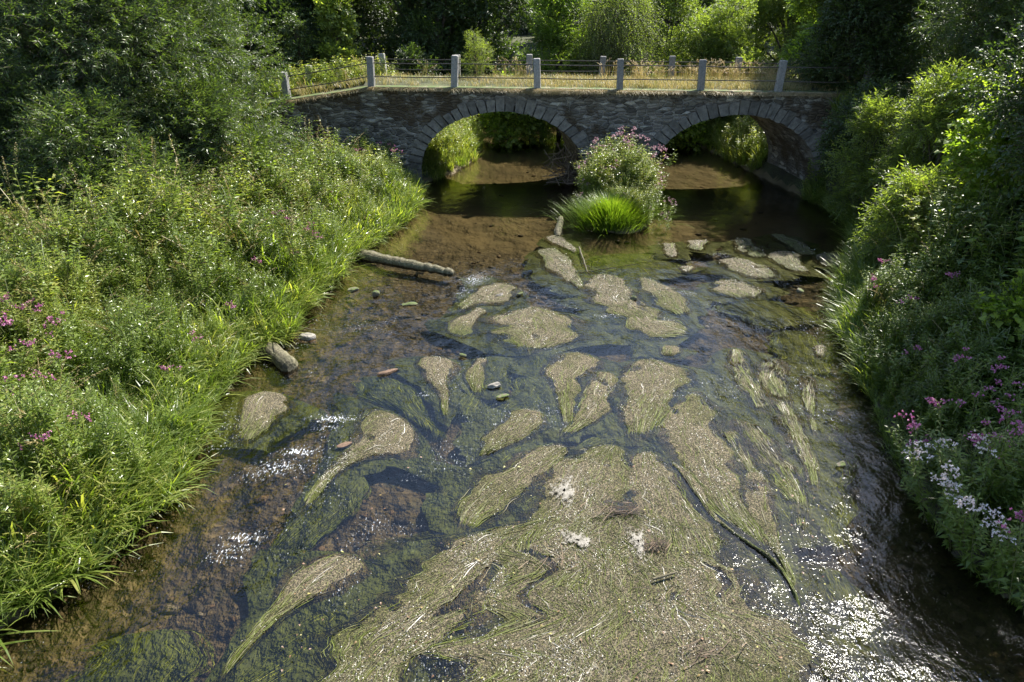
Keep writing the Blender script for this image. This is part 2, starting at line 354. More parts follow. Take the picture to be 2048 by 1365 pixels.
RU = [(12.2, 28.0), (11.6, 31.5), tuple(P(1508, 346)[:2]), tuple(P(1440, 312)[:2]), tuple(P(1395, 290)[:2]), tuple(P(1330, 268)[:2]), tuple(P(1200, 252)[:2]), tuple(P(1000, 246)[:2]), tuple(P(860, 244)[:2])]
POLY = np.array(LE + LU + (RE + RU)[::-1])
def sdist(x, y):
    """distance to the waterline, positive on land"""
    x = np.asarray(x, float); y = np.asarray(y, float); d = np.full(x.shape, 1e9); ins = np.zeros(x.shape, bool)
    n = len(POLY)
    for i in range(n):
        a = POLY[i]; b = POLY[(i+1) % n]; e = b-a; L2 = (e@e)+1e-9
        t_ = np.clip(((x-a[0])*e[0]+(y-a[1])*e[1])/L2, 0, 1)
        d = np.minimum(d, np.hypot(x-a[0]-t_*e[0], y-a[1]-t_*e[1]))
        c = ((a[1] > y) != (b[1] > y)); 
        with np.errstate(divide='ignore', invalid='ignore'):
            xi = a[0]+(y-a[1])/(b[1]-a[1]+1e-12)*e[0]
        ins ^= c & (x < xi)
    return np.where(ins, -d, d)
def nearY(u): return 29.9 - .096*(u+4.07)
BW = 4.1
SH = -.13
def ztop(u): return np.interp(u, [-26, -17, -9.7, -5.9, 30], [2.4, 2.7, 3.52, 4.13, 4.08])
def ground(x, y):
    x = np.asarray(x, float); y = np.asarray(y, float)
    d = sdist(x, y)
    land = .1 + .55*smooth(0, .7, d) + .55*smooth(.6, 4, d) + .6*smooth(4, 12, d) + .3*(fbm(x*.5, y*.5)-.5)*smooth(.3, 2, d)
    bed = -.08 - .26*smooth(0, 1.6, -d) - .10*(fbm(x*.8, y*.8, 2)-.5) - .16*smooth(21, 25, y)*smooth(.2, 1.5, -d)
    z = np.where(d > 0, land, bed)
    isl = 1 - np.hypot((x-4.0)/1.7, (y-25.7)/3.4); z = np.maximum(z, -.3 + .62*smooth(0, .6, isl))
    isl2 = 1 - np.hypot((x-3.1)/1.5, (y-23.2)/1.5); z = np.maximum(z, -.3 + .27*smooth(0, .6, isl2))
    # upstream land lies higher, embankments of the road beside the bridge
    up = smooth(33, 37, y)*smooth(.3, 5, d); z = np.where(d > 0, np.maximum(z, up*2.9), z)
    z = z + smooth(44, 60, y)*1.5*(d > 0) + smooth(60, 300, y)*14
    v = y-nearY(x); fall = np.maximum(np.maximum(-v*np.where(x > 0, 1.2, 1.0+3.0*smooth(-11.5, -9.0, x)), v-BW), 0)
    road = ztop(x)-.12 - fall*1.0
    onland = ((x < -5.8) | (x > 12.7)) & (v > -6) & (v < 9) & ~((x > -10.2) & (x < 0) & (v < .25))
    z = np.where(onland, np.maximum(z, np.where(fall > 0, road, ztop(x)-.14)), z)
    return z
def steps(a, b, s): return np.arange(a, b, s)
xs = np.concatenate([[-400, -250, -150, -100, -70, -50, -38], steps(-30, -14, .8), steps(-14, 17, .2), steps(17, 32, .8), [38, 50, 70, 100, 150, 250, 400]])
ys = np.concatenate([[-300, -150, -80, -50, -30, -20, -12, -6], steps(-3, 4, .5), steps(4, 46, .2), steps(46, 70, 1), [75, 85, 100, 130, 180, 260, 400]])
X, Y = np.meshgrid(xs, ys, indexing='ij'); Z = ground(X, Y); D = sdist(X, Y)
g = Geo(); grid(g, np.stack([X, Y, Z], -1), smooth(20.5, 24, Y+1.2*(fbm(X*.8, Y*.8, 3)-.5)))
V, F, A, Mi = g.arrays(); dc = D.ravel()[F].mean(1); g.M = [(dc < .15).astype(int)]
o = g.build("ground", [M_soil, M_bed], smooth_=True); tag(o, kind="structure")

# water sheet, livelier over the riffles
wx = np.concatenate([[-9], steps(-8.5, 15, .12)]); wy = np.concatenate([steps(-40, 3, 2.0), steps(3, 33, .12), steps(33, 50, .4)])
X, Y = np.meshgrid(wx, wy, indexing='ij')
turb = .30 + .45*smooth(22, 17, Y) + .25*smooth(.45, .7, fbm(X*.45, Y*.3, 3))*smooth(24, 19, Y)
riff = [(660, 850, 1.0), (590, 912, .9), (480, 1080, .9), (950, 560, .9), (1300, 590, .7), (1440, 545, .8), (1510, 500, .7), (1550, 560, .7)]
for (px, py, w) in riff:
    q = P(px, py); turb += .6*np.exp(-((X-q[0])**2+(Y-q[1])**2)/(w*w))
foamv = np.zeros_like(X)
Zw = (fbm(X*1.7, Y*1.3, 4)-.5)*.05*turb + (vnoise(X*5, Y*4, 5)-.5)*.02*turb
Zw = np.where(Y > 3, Zw, 0)
for (px, py, rx, ry, a_) in [(668, 838, .4, .13, 1), (655, 858, .25, .12, .8), (600, 905, .35, .12, 1), (560, 935, .5, .2, .8), (520, 950, .4, .15, .7), (490, 1075, .3, .12, .9), (460, 1105, .35, .2, .7), (950, 560, .4, .45, .85), (925, 585, .3, .4, .7), (1370, 588, .4, .2, .7), (1210, 632, .4, .15, .75), (850, 790, .25, .1, .7), (430, 897, .3, .06, .9), (1440, 510, .5, .35, .6), (1520, 545, .6, .4, .6), (1500, 585, .5, .3, .6), (745, 1050, .3, .2, .6), (800, 1060, .3, .2, .5), (640, 1000, .3, .3, .5), (900, 740, .4, .3, .5), (1060, 580, .5, .2, .5), (1650, 1230, .5, .2, .4), (1560, 880, .4, .4, .4)]:
    q = P(px, py); foamv = np.maximum(foamv, .74*a_*np.exp(-((X-q[0]-.25*(Y-q[1]))/rx/1.5)**2-((Y-q[1])/ry/1.6)**2))
foamv = np.maximum(foamv, .33*smooth(21, 17, Y)*smooth(.45, .75, fbm(X*.9+5, Y*.7, 2)))
g = Geo(); grid(g, np.stack([X, Y, Zw], -1), turb)
o = g.build("water", M_water, smooth_=True); fa = o.data.attributes.new("foam", 'FLOAT', 'POINT'); fa.data.foreach_set("value", foamv.ravel().astype(np.float32)); tag(o, kind="structure")

# cobbles on the bed
g = Geo(); k = 5200
px = rng.uniform(-8.5, 13, k); py = 4 + 30*rng.random(k)**1.5; sel = (sdist(px, py) < -.1) & (rng.random(k) > .9*smooth(20, 23, py)); px, py = px[sel], py[sel]
sz = .025 + .11*rng.random(len(px))**5 + .02*rng.random(len(px)); zz = ground(px, py)
for i in range(5):
    ii = np.arange(i, len(px), 5)
    g.scatter(blob(i, 2, .3, .55), np.stack([px, py, zz+.1*sz], -1)[ii], rotz(rng.random(len(ii))*6.28, sz[ii]*(1+.5*rng.random(len(ii)))), rng.random(len(ii)))
o = g.build("riverbed_cobbles", M_cobble, smooth_=True); tag(o, "brown and ochre cobbles lying on the stream bed under the clear water", "pebbles", kind="stuff")

# ------------------------------------------------------------------ plant templates
def leaf(L, W, fold=.25, droop=.25, A=0.0, M=0, y0=0.0):
    """a six-point leaf along +Y from the origin"""
    h = fold*W*.5
    V = [(0, y0, 0), (W*.5, y0+L*.38, h-droop*L*.1), (-W*.5, y0+L*.38, h-droop*L*.1), (0, y0+L*.42, -droop*L*.1), (0, y0+L, -droop*L)]
    F = [(0, 1, 3), (0, 3, 2), (3, 1, 4), (2, 3, 4)]
    return np.array(V, float), np.array(F), np.full(5, A), np.full(4, M)
def blade(L, W, lean, curl, seg=4, A=0.0):
    """an arching grass blade rising from the origin and leaning to +Y"""
    s = np.linspace(0, 1, seg+1); ang = lean + curl*s**1.3
    dy = np.sin(ang)*L/seg; dz = np.cos(ang)*L/seg
    y = np.concatenate([[0], np.cumsum(dy[:-1])]); z = np.concatenate([[0], np.cumsum(dz[:-1])])
    w = W*np.array([.55, 1, .95, .7, .05])[:seg+1] if seg == 4 else W*(1-s**2)+.0005
    V = []; F = []
    for i in range(seg+1): V += [(-w[i]/2, y[i], z[i]), (w[i]/2, y[i], z[i])]
    for i in range(seg): a = 2*i; F += [(a, a+1, a+3), (a, a+3, a+2)]
    return np.array(V), np.array(F), np.full(len(V), A)+np.repeat(s, 2)*.12, np.zeros(len(F), int)
def rib(pts, w, A=0.0, M=0):
    """a thin three-sided stem"""
    g = Geo(); tube(g, pts, w, 3, A, M, False); return g.arrays()
def put(g, tpl, pos, d, roll=0.0, sc=1.0, val=0.0):
    g.scatter(tpl, np.array([pos], float), frame(np.array([d], float), roll)*sc, val)
def T_grass(seed, n=26, L=(.5, 1.0), W=.014, lean=(.05, .6), curl=(.5, 1.9), spread=.08, heads=0):
    r_ = np.random.default_rng(seed); g = Geo()
    for i in range(n):
        b = blade(r_.uniform(*L), W*r_.uniform(.7, 1.3), r_.uniform(*lean), r_.uniform(*curl), A=r_.uniform(.1, .75))
        a = r_.random()*6.28; q = r_.normal(size=2)*spread
        g.scatter(b, np.array([[q[0], q[1], 0]]), rotz([a]))
    for i in range(heads):
        a = r_.random()*6.28; H = r_.uniform(*L)*1.35; q = r_.normal(size=2)*spread; dx, dy = cos(a)*.4*H, sin(a)*.4*H
        s = np.linspace(0, 1, 6); pts = np.stack([q[0]+dx*s**2, q[1]+dy*s**2, H*(s-.25*s**3)], -1)
        g.add(*rib(pts, .0035, .9)); 
        for j in range(14):
            f = .72+.28*j/14; q2 = np.array([q[0]+dx*f**2, q[1]+dy*f**2, H*(f-.25*f**3)])
            put(g, leaf(.045, .012, A=.98), q2, (r_.normal()*.5+dx, r_.normal()*.5+dy, r_.random()-.2))
    return g.arrays()
def T_herb(seed, H=1.2, nodes_=11, per=2, LL=.10, LW=.045, lean=.12, spread=2.2, droop=.35, branch=3, spike=False, stemA=.3):
    """a leafy stem with leaves in pairs or whorls, side shoots, and perhaps a seed spike"""
    r_ = np.random.default_rng(seed); g = Geo()
    def shoot(base, dirv, H, nodes_, sc, lev):
        s = np.linspace(0, 1, 6); dirv = np.array(dirv, float); bend = np.array([r_.normal()*lean, r_.normal()*lean, 0])
        pts = np.array([base + dirv*H*x + bend*H*x*x for x in s]); g.add(*rib(pts, .005*sc, stemA, 1))
        for i in range(nodes_):
            f = (.18 if lev == 0 else .1) + .82*i/max(nodes_-1, 1); q = base+dirv*H*f+bend*H*f*f; a0 = i*pi/2 + r_.random()
            size = sc*(1.15-.65*f)*r_.uniform(.8, 1.2)
            for k_ in range(per):
                a = a0+k_*2*pi/per + r_.normal()*.2
                put(g, leaf(LL*size, LW*size, droop=droop, A=.25+.4*r_.random()+.2*f, y0=.012), q, (cos(a), sin(a), .15+.5*f+.2*r_.normal()), r_.normal()*.35)
        if spike and lev == 0:
            for i in range(60):
                f = .72+.36*i/60; q = base+dirv*H*f+bend*H*f*f; a = r_.random()*6.28; rr = .05*(1.1-(f-.72)/.4)
                put(g, leaf(.03, .02, A=.3+.7*r_.random(), M=2), q+np.array([cos(a)*rr, sin(a)*rr, 0])*r_.random(), (cos(a), sin(a), .8))
        if lev == 0:
            for b in range(branch):
                f = r_.uniform(.3, .8); a = r_.random()*6.28
                shoot(base+dirv*H*f+bend*H*f*f, (cos(a)*.5, sin(a)*.5, .75), H*r_.uniform(.25, .4), max(3, nodes_//2), sc*.8, 1)
    shoot(np.zeros(3), (0, 0, 1), H, nodes_, 1, 0)
    return g.arrays()
def T_twig(seed, L=.7, n=12, LL=.09, LW=.02, hang=.2, droop=.2, A0=.2):
    """a leafy shoot along +Y"""
    r_ = np.random.default_rng(seed); g = Geo(); s = np.linspace(0, 1, 4)
    sx, sz = r_.normal()*.12, -hang
    pt = lambda f: np.array([sx*L*f*f, L*f, sz*L*f*f])
    g.add(*rib(np.array([pt(x) for x in s]), .004, .1, 1))
    for i in range(n):
        f = .08+.92*(i+.5*r_.random())/n; a = r_.uniform(.5, 1.1)*(1 if i % 2 else -1)
        put(g, leaf(LL*r_.uniform(.7, 1.2), LW*r_.uniform(.8, 1.2), droop=droop, A=A0+.55*r_.random()), pt(f), (sin(a), cos(a)*.8, r_.normal()*.35-.05), r_.normal()*.6)
    return g.arrays()
GRASS = [T_grass(s, 22, (.45, .95), .017) for s in range(4)]
REED = [T_grass(s+20, 19, (.55, 1.2), .028, (.1, .7), (.6, 1.7), .1, heads=(s == 2)) for s in range(4)]
NETTLE = [T_herb(s+40, 1.15, 10, 2, .15, .075) for s in range(4)]
WILLOWHERB = [T_herb(s+50, 1.4, 15, 3, .16, .034, branch=3, droop=.3) for s in range(3)]
BROAD = [T_herb(s+140, 1.25, 9, 3, .21, .08, branch=4, droop=.35, stemA=.7) for s in range(3)]
FEATHER = [T_herb(s+60, 1.0, 14, 4, .08, .03, branch=5, droop=.1) for s in range(3)]
DOCK = [T_herb(s+70, 1.7, 8, 2, .16, .05, branch=2, spike=True, stemA=.9) for s in range(2)]

def plant_field(name, label, pts, kinds, mats, cat="undergrowth", sc=(.8, 1.25), tilt=.12, lean=None, val=0.0, scf=None, patch=.0):
    """one uncountable carpet; kinds is [(templates, weight array over pts)]"""
    g = Geo(); W = np.stack([w for _, w in kinds], -1); W = W/W.sum(1, keepdims=True); u = rng.random(len(pts)); ch = (u[:, None] > np.cumsum(W, 1)).sum(1)
    for ki, (T, _) in enumerate(kinds):
        for j, tp in enumerate(T):
            ii = np.where((ch == ki) & (np.arange(len(pts)) % len(T) == j))[0]
            if not len(ii): continue
            k = len(ii); td = rng.random(k)*6.28 if lean is None else lean[ii]
            tl = np.abs(rng.normal(size=k))*tilt if lean is None else np.clip(rng.normal(size=k)*tilt + .3*(lean[ii] > -9), -.2, 1)
            v = val if np.ndim(val) == 0 else val[ii]
            g.scatter(tp, pts[ii], rotz(rng.random(k)*6.28, rng.uniform(sc[0], sc[1], k)*(1 if scf is None else scf[ii]), tl, td), rng.normal(size=k)*.14 + v + patch*(vnoise(pts[ii, 0]*.9, pts[ii, 1]*.9, 6)-.5))
    o = g.build(name, mats); return tag(o, label, cat, kind="stuff")
def dryT(tp): V_, F_, A_, M_ = tp; return V_, F_, A_, M_*0+2
DEAD = [dryT(T_grass(s+160, 7, (.9, 1.5), .007, (.05, .4), (.2, 1.0), .12, heads=4)) for s in range(3)]
HM = [M_herb, M_stem, M_spike]

# ------------------------------------------------------------------ the stone bridge
def B(u, v, z): return np.array([u+SH*v, nearY(u)+v, z])
def onface(px, py):
    """where the near bridge face is seen at a place in the photograph: along the bridge, and height"""
    d = ray(px, py); t_ = (29.9-.096*4.07)/(d[1]+.096*d[0]); return d[0]*t_, CAM_H+d[2]*t_
uL0, _ = onface(843, 340); uL1, _ = onface(1170, 340); uR0, _ = onface(1303, 330); uR1, _ = onface(1632, 340)
_, zcL = onface(1003, 223); _, zcR = onface(1465, 229)
ARCH = [((uL0+uL1)/2, (uL1-uL0)/2, .75, zcL-.75), ((uR0+uR1)/2, (uR1-uR0)/2, .75, zcR-.75)]
TH = .52
U0, U1 = -19.0, 24.0
bridge = thing("stone_bridge", (0, 0, 0), "two arched rubble stone road bridge spanning the stream, grey voussoirs round each arch", "bridge")
def zbot(u, extra):
    z = -.6
    for (c, a, zs, b) in ARCH:
        r_ = (u-c)/(a+extra)
        if abs(r_) < 1: z = max(z, zs+(b+extra)*math.sqrt(1-r_*r_) if True else z)
    return z
def wallmesh(v, flip):
    g = Geo(); us = set(np.round(np.arange(U0, U1, .25), 4))
    for (c, a, zs, b) in ARCH:
        for k_ in np.linspace(-1, 1, 61): us.add(round(float(c+(a+TH*.5)*math.sin(k_*pi/2)), 4))
    us = np.array(sorted(us)); rows = 10; Vv = np.zeros((len(us), rows, 3))
    for i, u in enumerate(us):
        zb = zbot(u, TH*.5); zt = ztop(u)-.1
        for j in range(rows): Vv[i, j] = B(u, v, lerp(zb, zt, j/(rows-1)))
    grid(g, Vv, flip=flip); return g
wallmesh(0, True).build("spandrel_wall", M_rubble, bridge)
wallmesh(BW, False).build("spandrel_wall", M_rubble, bridge)
for (c, a, zs, b) in ARCH:
    # vault: curved ceiling and the straight sides below it
    th = np.linspace(0, pi, 40); prof = [(c-a, -.6)] + [(c-a*cos(x), zs+b*sin(x)) for x in th] + [(c+a, -.6)]
    vs = np.linspace(-.02, BW+.02, 8); g = Geo()
    grid(g, np.array([[B(u, v, z) for v in vs] for (u, z) in prof])); g.build("arch_vault", M_rubble, bridge)
    for (v0, v1, nm) in ((-.05, .3, "arch_ring"), (BW-.3, BW+.05, "arch_ring")):
        g = Geo(); nb = 29; r_ = np.random.default_rng(3)
        for i in range(nb):
            j0 = .022*math.sin(i*12.9+c); j1 = .022*math.sin((i+1)*12.9+c); t0 = pi*i/nb+.007+j0*(i > 0); t1 = pi*(i+1)/nb-.007+j1*(i < nb-1); vv = v0 - .025*r_.random() if v0 < 0 else v0
            t2 = TH*r_.uniform(.82, 1.2); VV = []
            for tt in (t0, (t0+t1)/2, t1):
                for (ex) in (-.01, t2):
                    for v in (vv, v1): VV.append(B(c-(a+ex)*cos(tt), v, zs+(b+ex)*sin(tt)))
            # corners per section: inner-front, inner-back, outer-front, outer-back
            VV = [q_+r_.normal(size=3)*[.012, .012, .012] for q_ in VV]
            F = []
            for s in (0, 4): F += [(s, s+2, s+6), (s, s+6, s+4), (s+2, s+3, s+7), (s+2, s+7, s+6), (s+1, s, s+4), (s+1, s+4, s+5), (s+3, s+1, s+5), (s+3, s+5, s+7)]
            F += [(0, 1, 3), (0, 3, 2), (8, 11, 9), (8, 10, 11)]
            g.add(VV, F, r_.uniform(.15, .95))
        for sgn in (-1, 1):      # quoins below the springing
            for j in range(4):
                z0 = -.6+j*(zs+.6)/4+.01; z1 = -.6+(j+1)*(zs+.6)/4-.01; w = TH*r_.uniform(.85, 1.2)
                ua, ub = (c-a-w, c-a+.01) if sgn < 0 else (c+a-.01, c+a+w)
                box(g, (ua, v0-.02*r_.random(), z0), (ub, v1, z1), lambda p_: B(*p_), r_.uniform(.1, .8))
        g.build(nm, M_ring, bridge)
# coping slabs along both edges and the worn road
for (v0, v1) in ((-.16, .42), (BW-.42, BW+.16)):
    g = Geo(); r_ = np.random.default_rng(5); u = U0
    while u < U1:
        w = r_.uniform(1.2, 2.1); dz = .03*r_.random(); e = r_.uniform(-.03, .03)
        e0, e1 = u+.006, min(u+w, U1)-.006
        VV = [B(x, y+(e if y < v0+.01 else 0), ztop(x)-.13+dz+(.15 if k_ else 0)) for k_ in (0, 1) for y in (v0, v1) for x in (e0, e1)]
        g.add(VV, [(0, 2, 3), (0, 3, 1), (4, 5, 7), (4, 7, 6), (0, 1, 5), (0, 5, 4), (2, 6, 7), (2, 7, 3), (0, 4, 6), (0, 6, 2), (1, 3, 7), (1, 7, 5)], r_.uniform(.2, .8)); u += w
    g.build("coping", M_coping, bridge)
g = Geo(); us = np.arange(-6.2, 14.2, .4); vs = np.linspace(.3, BW-.3, 9)
grid(g, np.array([[B(u, v, ztop(u)-.03+.08*(1-((v-BW/2)/(BW/2))**2)+.04*float(vnoise(u*2, v*2))) for v in vs] for u in us]), flip=False)
g.build("road_surface", M_soil, bridge)
g = Geo()
cu = (ARCH[0][0]+ARCH[0][1]+ARCH[1][0]-ARCH[1][1])/2; hw = (ARCH[1][0]-ARCH[1][1]-ARCH[0][0]-ARCH[0][1])/2   # rounded cutwater foot of the pier
# ------------------------------------------------------------------ railings
def post_mesh(h, w=.25, A=.5):
    g = Geo(); c = w/2; b = .02; pr = [(-c+b, -c), (c-b, -c), (c, -c+b), (c, c-b), (c-b, c), (-c+b, c), (-c, c-b), (-c, -c+b)]
    zs = [(-.25, 1), (h-.03, .97), (h, .86)]; VV = [(x*s, y*s, z) for z, s in zs for x, y in pr] + [(0, 0, h+.005)]
    F = []
    for k_ in range(2):
        for j in range(8): a = k_*8+j; b2 = k_*8+(j+1) % 8; F += [(a, b2, b2+8), (a, b2+8, a+8)]
    F += [(16+j, 16+(j+1) % 8, 24) for j in range(8)]
    return g.add(VV, F, A)
near_b = [(574, 197), (743, 172), (909, 173), (1076, 176), (1241, 180), (1403, 184), (1558, 187)]
Rn = thing("bridge_railing", B(0, .1, ztop(0)), "near railing of grey stone posts and two dark iron rails above the arches", "railing")
Rf = thing("bridge_railing", B(0, BW-.1, ztop(0)), "far railing of stone posts and thin rails across the overgrown bridge deck", "railing")
def railing(root, us, v, h):
    org = np.array(root.location)
    q = [B(u, v, ztop(u)) for u in us]
    for i, b_ in enumerate(q):
        o = post_mesh(h*(1+.03*rng.normal()), .27, rng.uniform(.3, .8)).build("post", M_granite, root); o.location = b_-org
        o.rotation_euler = (rng.normal()*.03, rng.normal()*.03, rng.normal()*.04-.09)
    for i in range(len(q)-1):
        for f in (.77, .34):
            g = Geo(); s = np.linspace(0, 1, 7)[:, None]; pts = (q[i]*(1-s)+q[i+1]*s)-org; pts[:, 2] += h*f - .03*4*(s*(1-s))[:, 0]*rng.random()
            tube(g, pts, .022, 6); g.build("rail", M_iron, root)
un = [onface(*p_)[0] for p_ in near_b]
railing(Rn, [un[0]-3.6] + un + [un[-1]+3.3, un[-1]+6.6], .12, 1.2)
uf = [un[0]+.45, un[1]+.4, un[2]+.35, un[3]+.25, un[4]+.2, un[5]+.1, un[6]-.05, un[6]+3.2]
railing(Rf, uf, BW-.12, 1.0)

# ------------------------------------------------------------------ trees
def lobes_of(r_, H, rad, low, n):
    """crown lobes: centres spread through an uneven egg"""
    L = []
    for i in range(n):
        f = (i+.5)/n; z = lerp(low, H*.92, f); w = rad*math.sin(pi*min(.93, .22+.75*f))**.7
        a = i*2.4+r_.normal()*.4; rr = w*r_.uniform(.35, .85)
        L.append((np.array([cos(a)*rr, sin(a)*rr, z+r_.normal()*.3]), rad*r_.uniform(.26, .44)))
    return L
def tree(name, loc, label, cat, H, rad, seed, tw, mat, n_tw, low=1.0, nl=18, group=None, trunk_r=.16, hang=0.0, stems=1, fill=.35, scz=.85):
    r_ = np.random.default_rng(seed); root = thing(name, loc, label, cat, group)
    L = lobes_of(r_, H, rad, low, nl); g = Geo()
    for s in range(stems):
        a = s*2*pi/max(stems, 1); lean_ = .0 if stems == 1 else rad*.45; zt = H*.8
        ss = np.linspace(0, 1, 9)
        pts = np.array([[cos(a)*lean_*x+r_.normal()*.05*H*.1, sin(a)*lean_*x+r_.normal()*.05*H*.1, zt*x-.3*(x == 0)] for x in ss])
        tube(g, pts, trunk_r*(1-.75*ss), 8)
        for c, rr in L[s::stems]:
            f = np.clip(c[2]/zt*.55, .08, .85); b0 = pts[int(f*8)]; x = np.linspace(0, 1, 6)[:, None]
            pp = b0*(1-x)+c*x; pp[:, 2] += .12*np.linalg.norm(c-b0)*np.sin(pi*x[:, 0]); tube(g, pp, trunk_r*.4*(1-.8*x[:, 0])+.008, 5)
            for k_ in range(4):
                dd = r_.normal(size=3); dd /= np.linalg.norm(dd); e = c+dd*rr*.9; tube(g, np.array([pp[3], (pp[3]+e)/2+r_.normal(size=3)*.05, e]), [trunk_r*.12+.008, .012, .004], 4)
    g.build("trunk", M_bark, root)
    g = Geo(); per = max(1, n_tw//len(L))
    for li, (c, rr) in enumerate(L):
        d = r_.normal(size=(per, 3)); d /= np.linalg.norm(d, axis=1, keepdims=True); d[:, 2] = np.where(d[:, 2] < -.3, d[:, 2]*.6, d[:, 2])
        rad_ = rr*(fill+(1-fill)*r_.random(per)**.5)*(.75+.5*vnoise(d[:, 0]*2.2+li, d[:, 1]*2.2+d[:, 2]*2, 3))
        p_ = c + d*rad_[:, None]*np.array([1, 1, scz])
        dirs = d + r_.normal(size=(per, 3))*.45 + np.array([0, 0, .25-hang]); val = r_.normal(size=per)*.08 + r_.normal()*.05
        R3 = frame(dirs, r_.normal(size=per)*.5)*r_.uniform(.75, 1.25, per)[:, None, None]
        for j, tp in enumerate(tw): g.scatter(tp, p_[j::len(tw)], R3[j::len(tw)], val[j::len(tw)])
    g.build("crown", [mat, M_bark], root)
    return root
TW_will = [T_twig(s, .6, 15, .14, .03, .25) for s in (1, 2, 3)]
TW_broad = [T_twig(s, .5, 9, .10, .06, .15) for s in (4, 5, 6)]
TW_far = [T_twig(s, .8, 9, .17, .11, .2) for s in (7, 8, 9)]
TW_birch = [T_twig(s, 1.1, 18, .07, .045, 1.1) for s in (10, 11)]
TW_maple = [T_twig(s, .5, 7, .14, .12, .15, A0=.4) for s in (12, 13)]

def at(px, Yd, z):
    """a point on the ground straight below where column px of the photo meets distance Yd at height z"""
    t_ = Yd; h = (CAM_H-z); dep = h*S_+Yd*C_
    x = (px-1024)/FPX*dep; return np.array([x, Yd, float(ground(x, Yd))])

# left willow thicket
tree("willow_tree", (-12.5, 23.7, 1.2), "tall dense willow filling the top left corner, narrow grey green leaves", "tree", 9.5, 5.0, 11, TW_will, M_willow, 17000, .7, 48, stems=4, trunk_r=.2)
tree("willow_tree", (-14.3, 27.4, 1.6), "sunlit willow crown beside the left end of the bridge wall", "tree", 7.6, 2.3, 12, TW_will, M_willow, 6500, .8, 22, stems=3, trunk_r=.14)
tree("willow_tree", (-17.5, 26, 1.4), "shaded willow behind the big thicket at the left edge", "tree", 11, 4.6, 13, TW_will, M_willow, 8000, 1.5, 24, stems=2)
tree("willow_bush", (-11.6, 18.9, 1.1), "dark low willow bush at the foot of the big left willow", "bush", 3.6, 2.2, 14, TW_will, M_willow, 3800, .5, 12, stems=4, trunk_r=.07)

tree("willow_bush", (-14.6, 19.6, 1.1), "dark willow bush at the left edge behind the dock spikes", "bush", 4.4, 2.4, 15, TW_will, M_willow, 4600, .3, 14, stems=4, trunk_r=.07)
tree("willow_bush", (-9.6, 21.6, 1.1), "drooping willow bush on the stream side of the big left willow", "bush", 4.2, 1.8, 16, TW_will, M_willow, 4000, .3, 14, stems=4, trunk_r=.06)
# right bank trees
tree("willow_tree", (17.2, 24.5, 1.4), "tall shady willow overhanging the right edge of the picture", "tree", 9.4, 4.0, 21, TW_will, M_willow, 11000, 1.2, 30, stems=3, trunk_r=.2)
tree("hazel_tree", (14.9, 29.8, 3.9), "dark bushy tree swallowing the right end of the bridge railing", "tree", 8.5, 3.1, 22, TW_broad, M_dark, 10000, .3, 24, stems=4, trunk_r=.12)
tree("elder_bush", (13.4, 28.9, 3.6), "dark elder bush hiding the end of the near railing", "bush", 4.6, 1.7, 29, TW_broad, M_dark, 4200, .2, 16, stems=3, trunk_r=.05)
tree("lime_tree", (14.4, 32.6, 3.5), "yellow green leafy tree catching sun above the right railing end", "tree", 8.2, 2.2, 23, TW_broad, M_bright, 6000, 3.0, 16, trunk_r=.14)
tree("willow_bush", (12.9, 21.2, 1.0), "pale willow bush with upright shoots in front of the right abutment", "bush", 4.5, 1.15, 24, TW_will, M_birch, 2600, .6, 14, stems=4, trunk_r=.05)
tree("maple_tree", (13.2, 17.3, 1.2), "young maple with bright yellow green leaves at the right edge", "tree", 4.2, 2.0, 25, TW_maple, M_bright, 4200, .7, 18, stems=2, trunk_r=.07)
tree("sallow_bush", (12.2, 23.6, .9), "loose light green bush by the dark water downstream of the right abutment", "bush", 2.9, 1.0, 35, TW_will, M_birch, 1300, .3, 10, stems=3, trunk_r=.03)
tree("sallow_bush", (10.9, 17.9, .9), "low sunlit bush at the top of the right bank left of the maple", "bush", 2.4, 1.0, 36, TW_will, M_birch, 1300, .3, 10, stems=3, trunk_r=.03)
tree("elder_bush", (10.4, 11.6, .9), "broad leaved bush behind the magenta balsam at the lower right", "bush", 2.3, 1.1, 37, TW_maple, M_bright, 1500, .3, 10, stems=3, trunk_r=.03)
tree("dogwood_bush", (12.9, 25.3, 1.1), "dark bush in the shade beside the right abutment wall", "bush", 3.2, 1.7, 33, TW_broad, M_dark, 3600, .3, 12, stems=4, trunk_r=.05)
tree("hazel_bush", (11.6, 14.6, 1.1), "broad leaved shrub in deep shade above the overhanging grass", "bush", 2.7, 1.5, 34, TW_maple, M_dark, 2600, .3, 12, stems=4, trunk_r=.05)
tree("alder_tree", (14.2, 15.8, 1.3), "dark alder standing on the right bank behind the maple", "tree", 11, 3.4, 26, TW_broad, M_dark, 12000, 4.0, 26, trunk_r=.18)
tree("alder_tree", (12.5, 12.9, 1.2), "tall alder just beyond the right edge shading the flowering bank", "tree", 10.2, 2.9, 27, TW_broad, M_dark, 9500, 3.2, 24, trunk_r=.16)
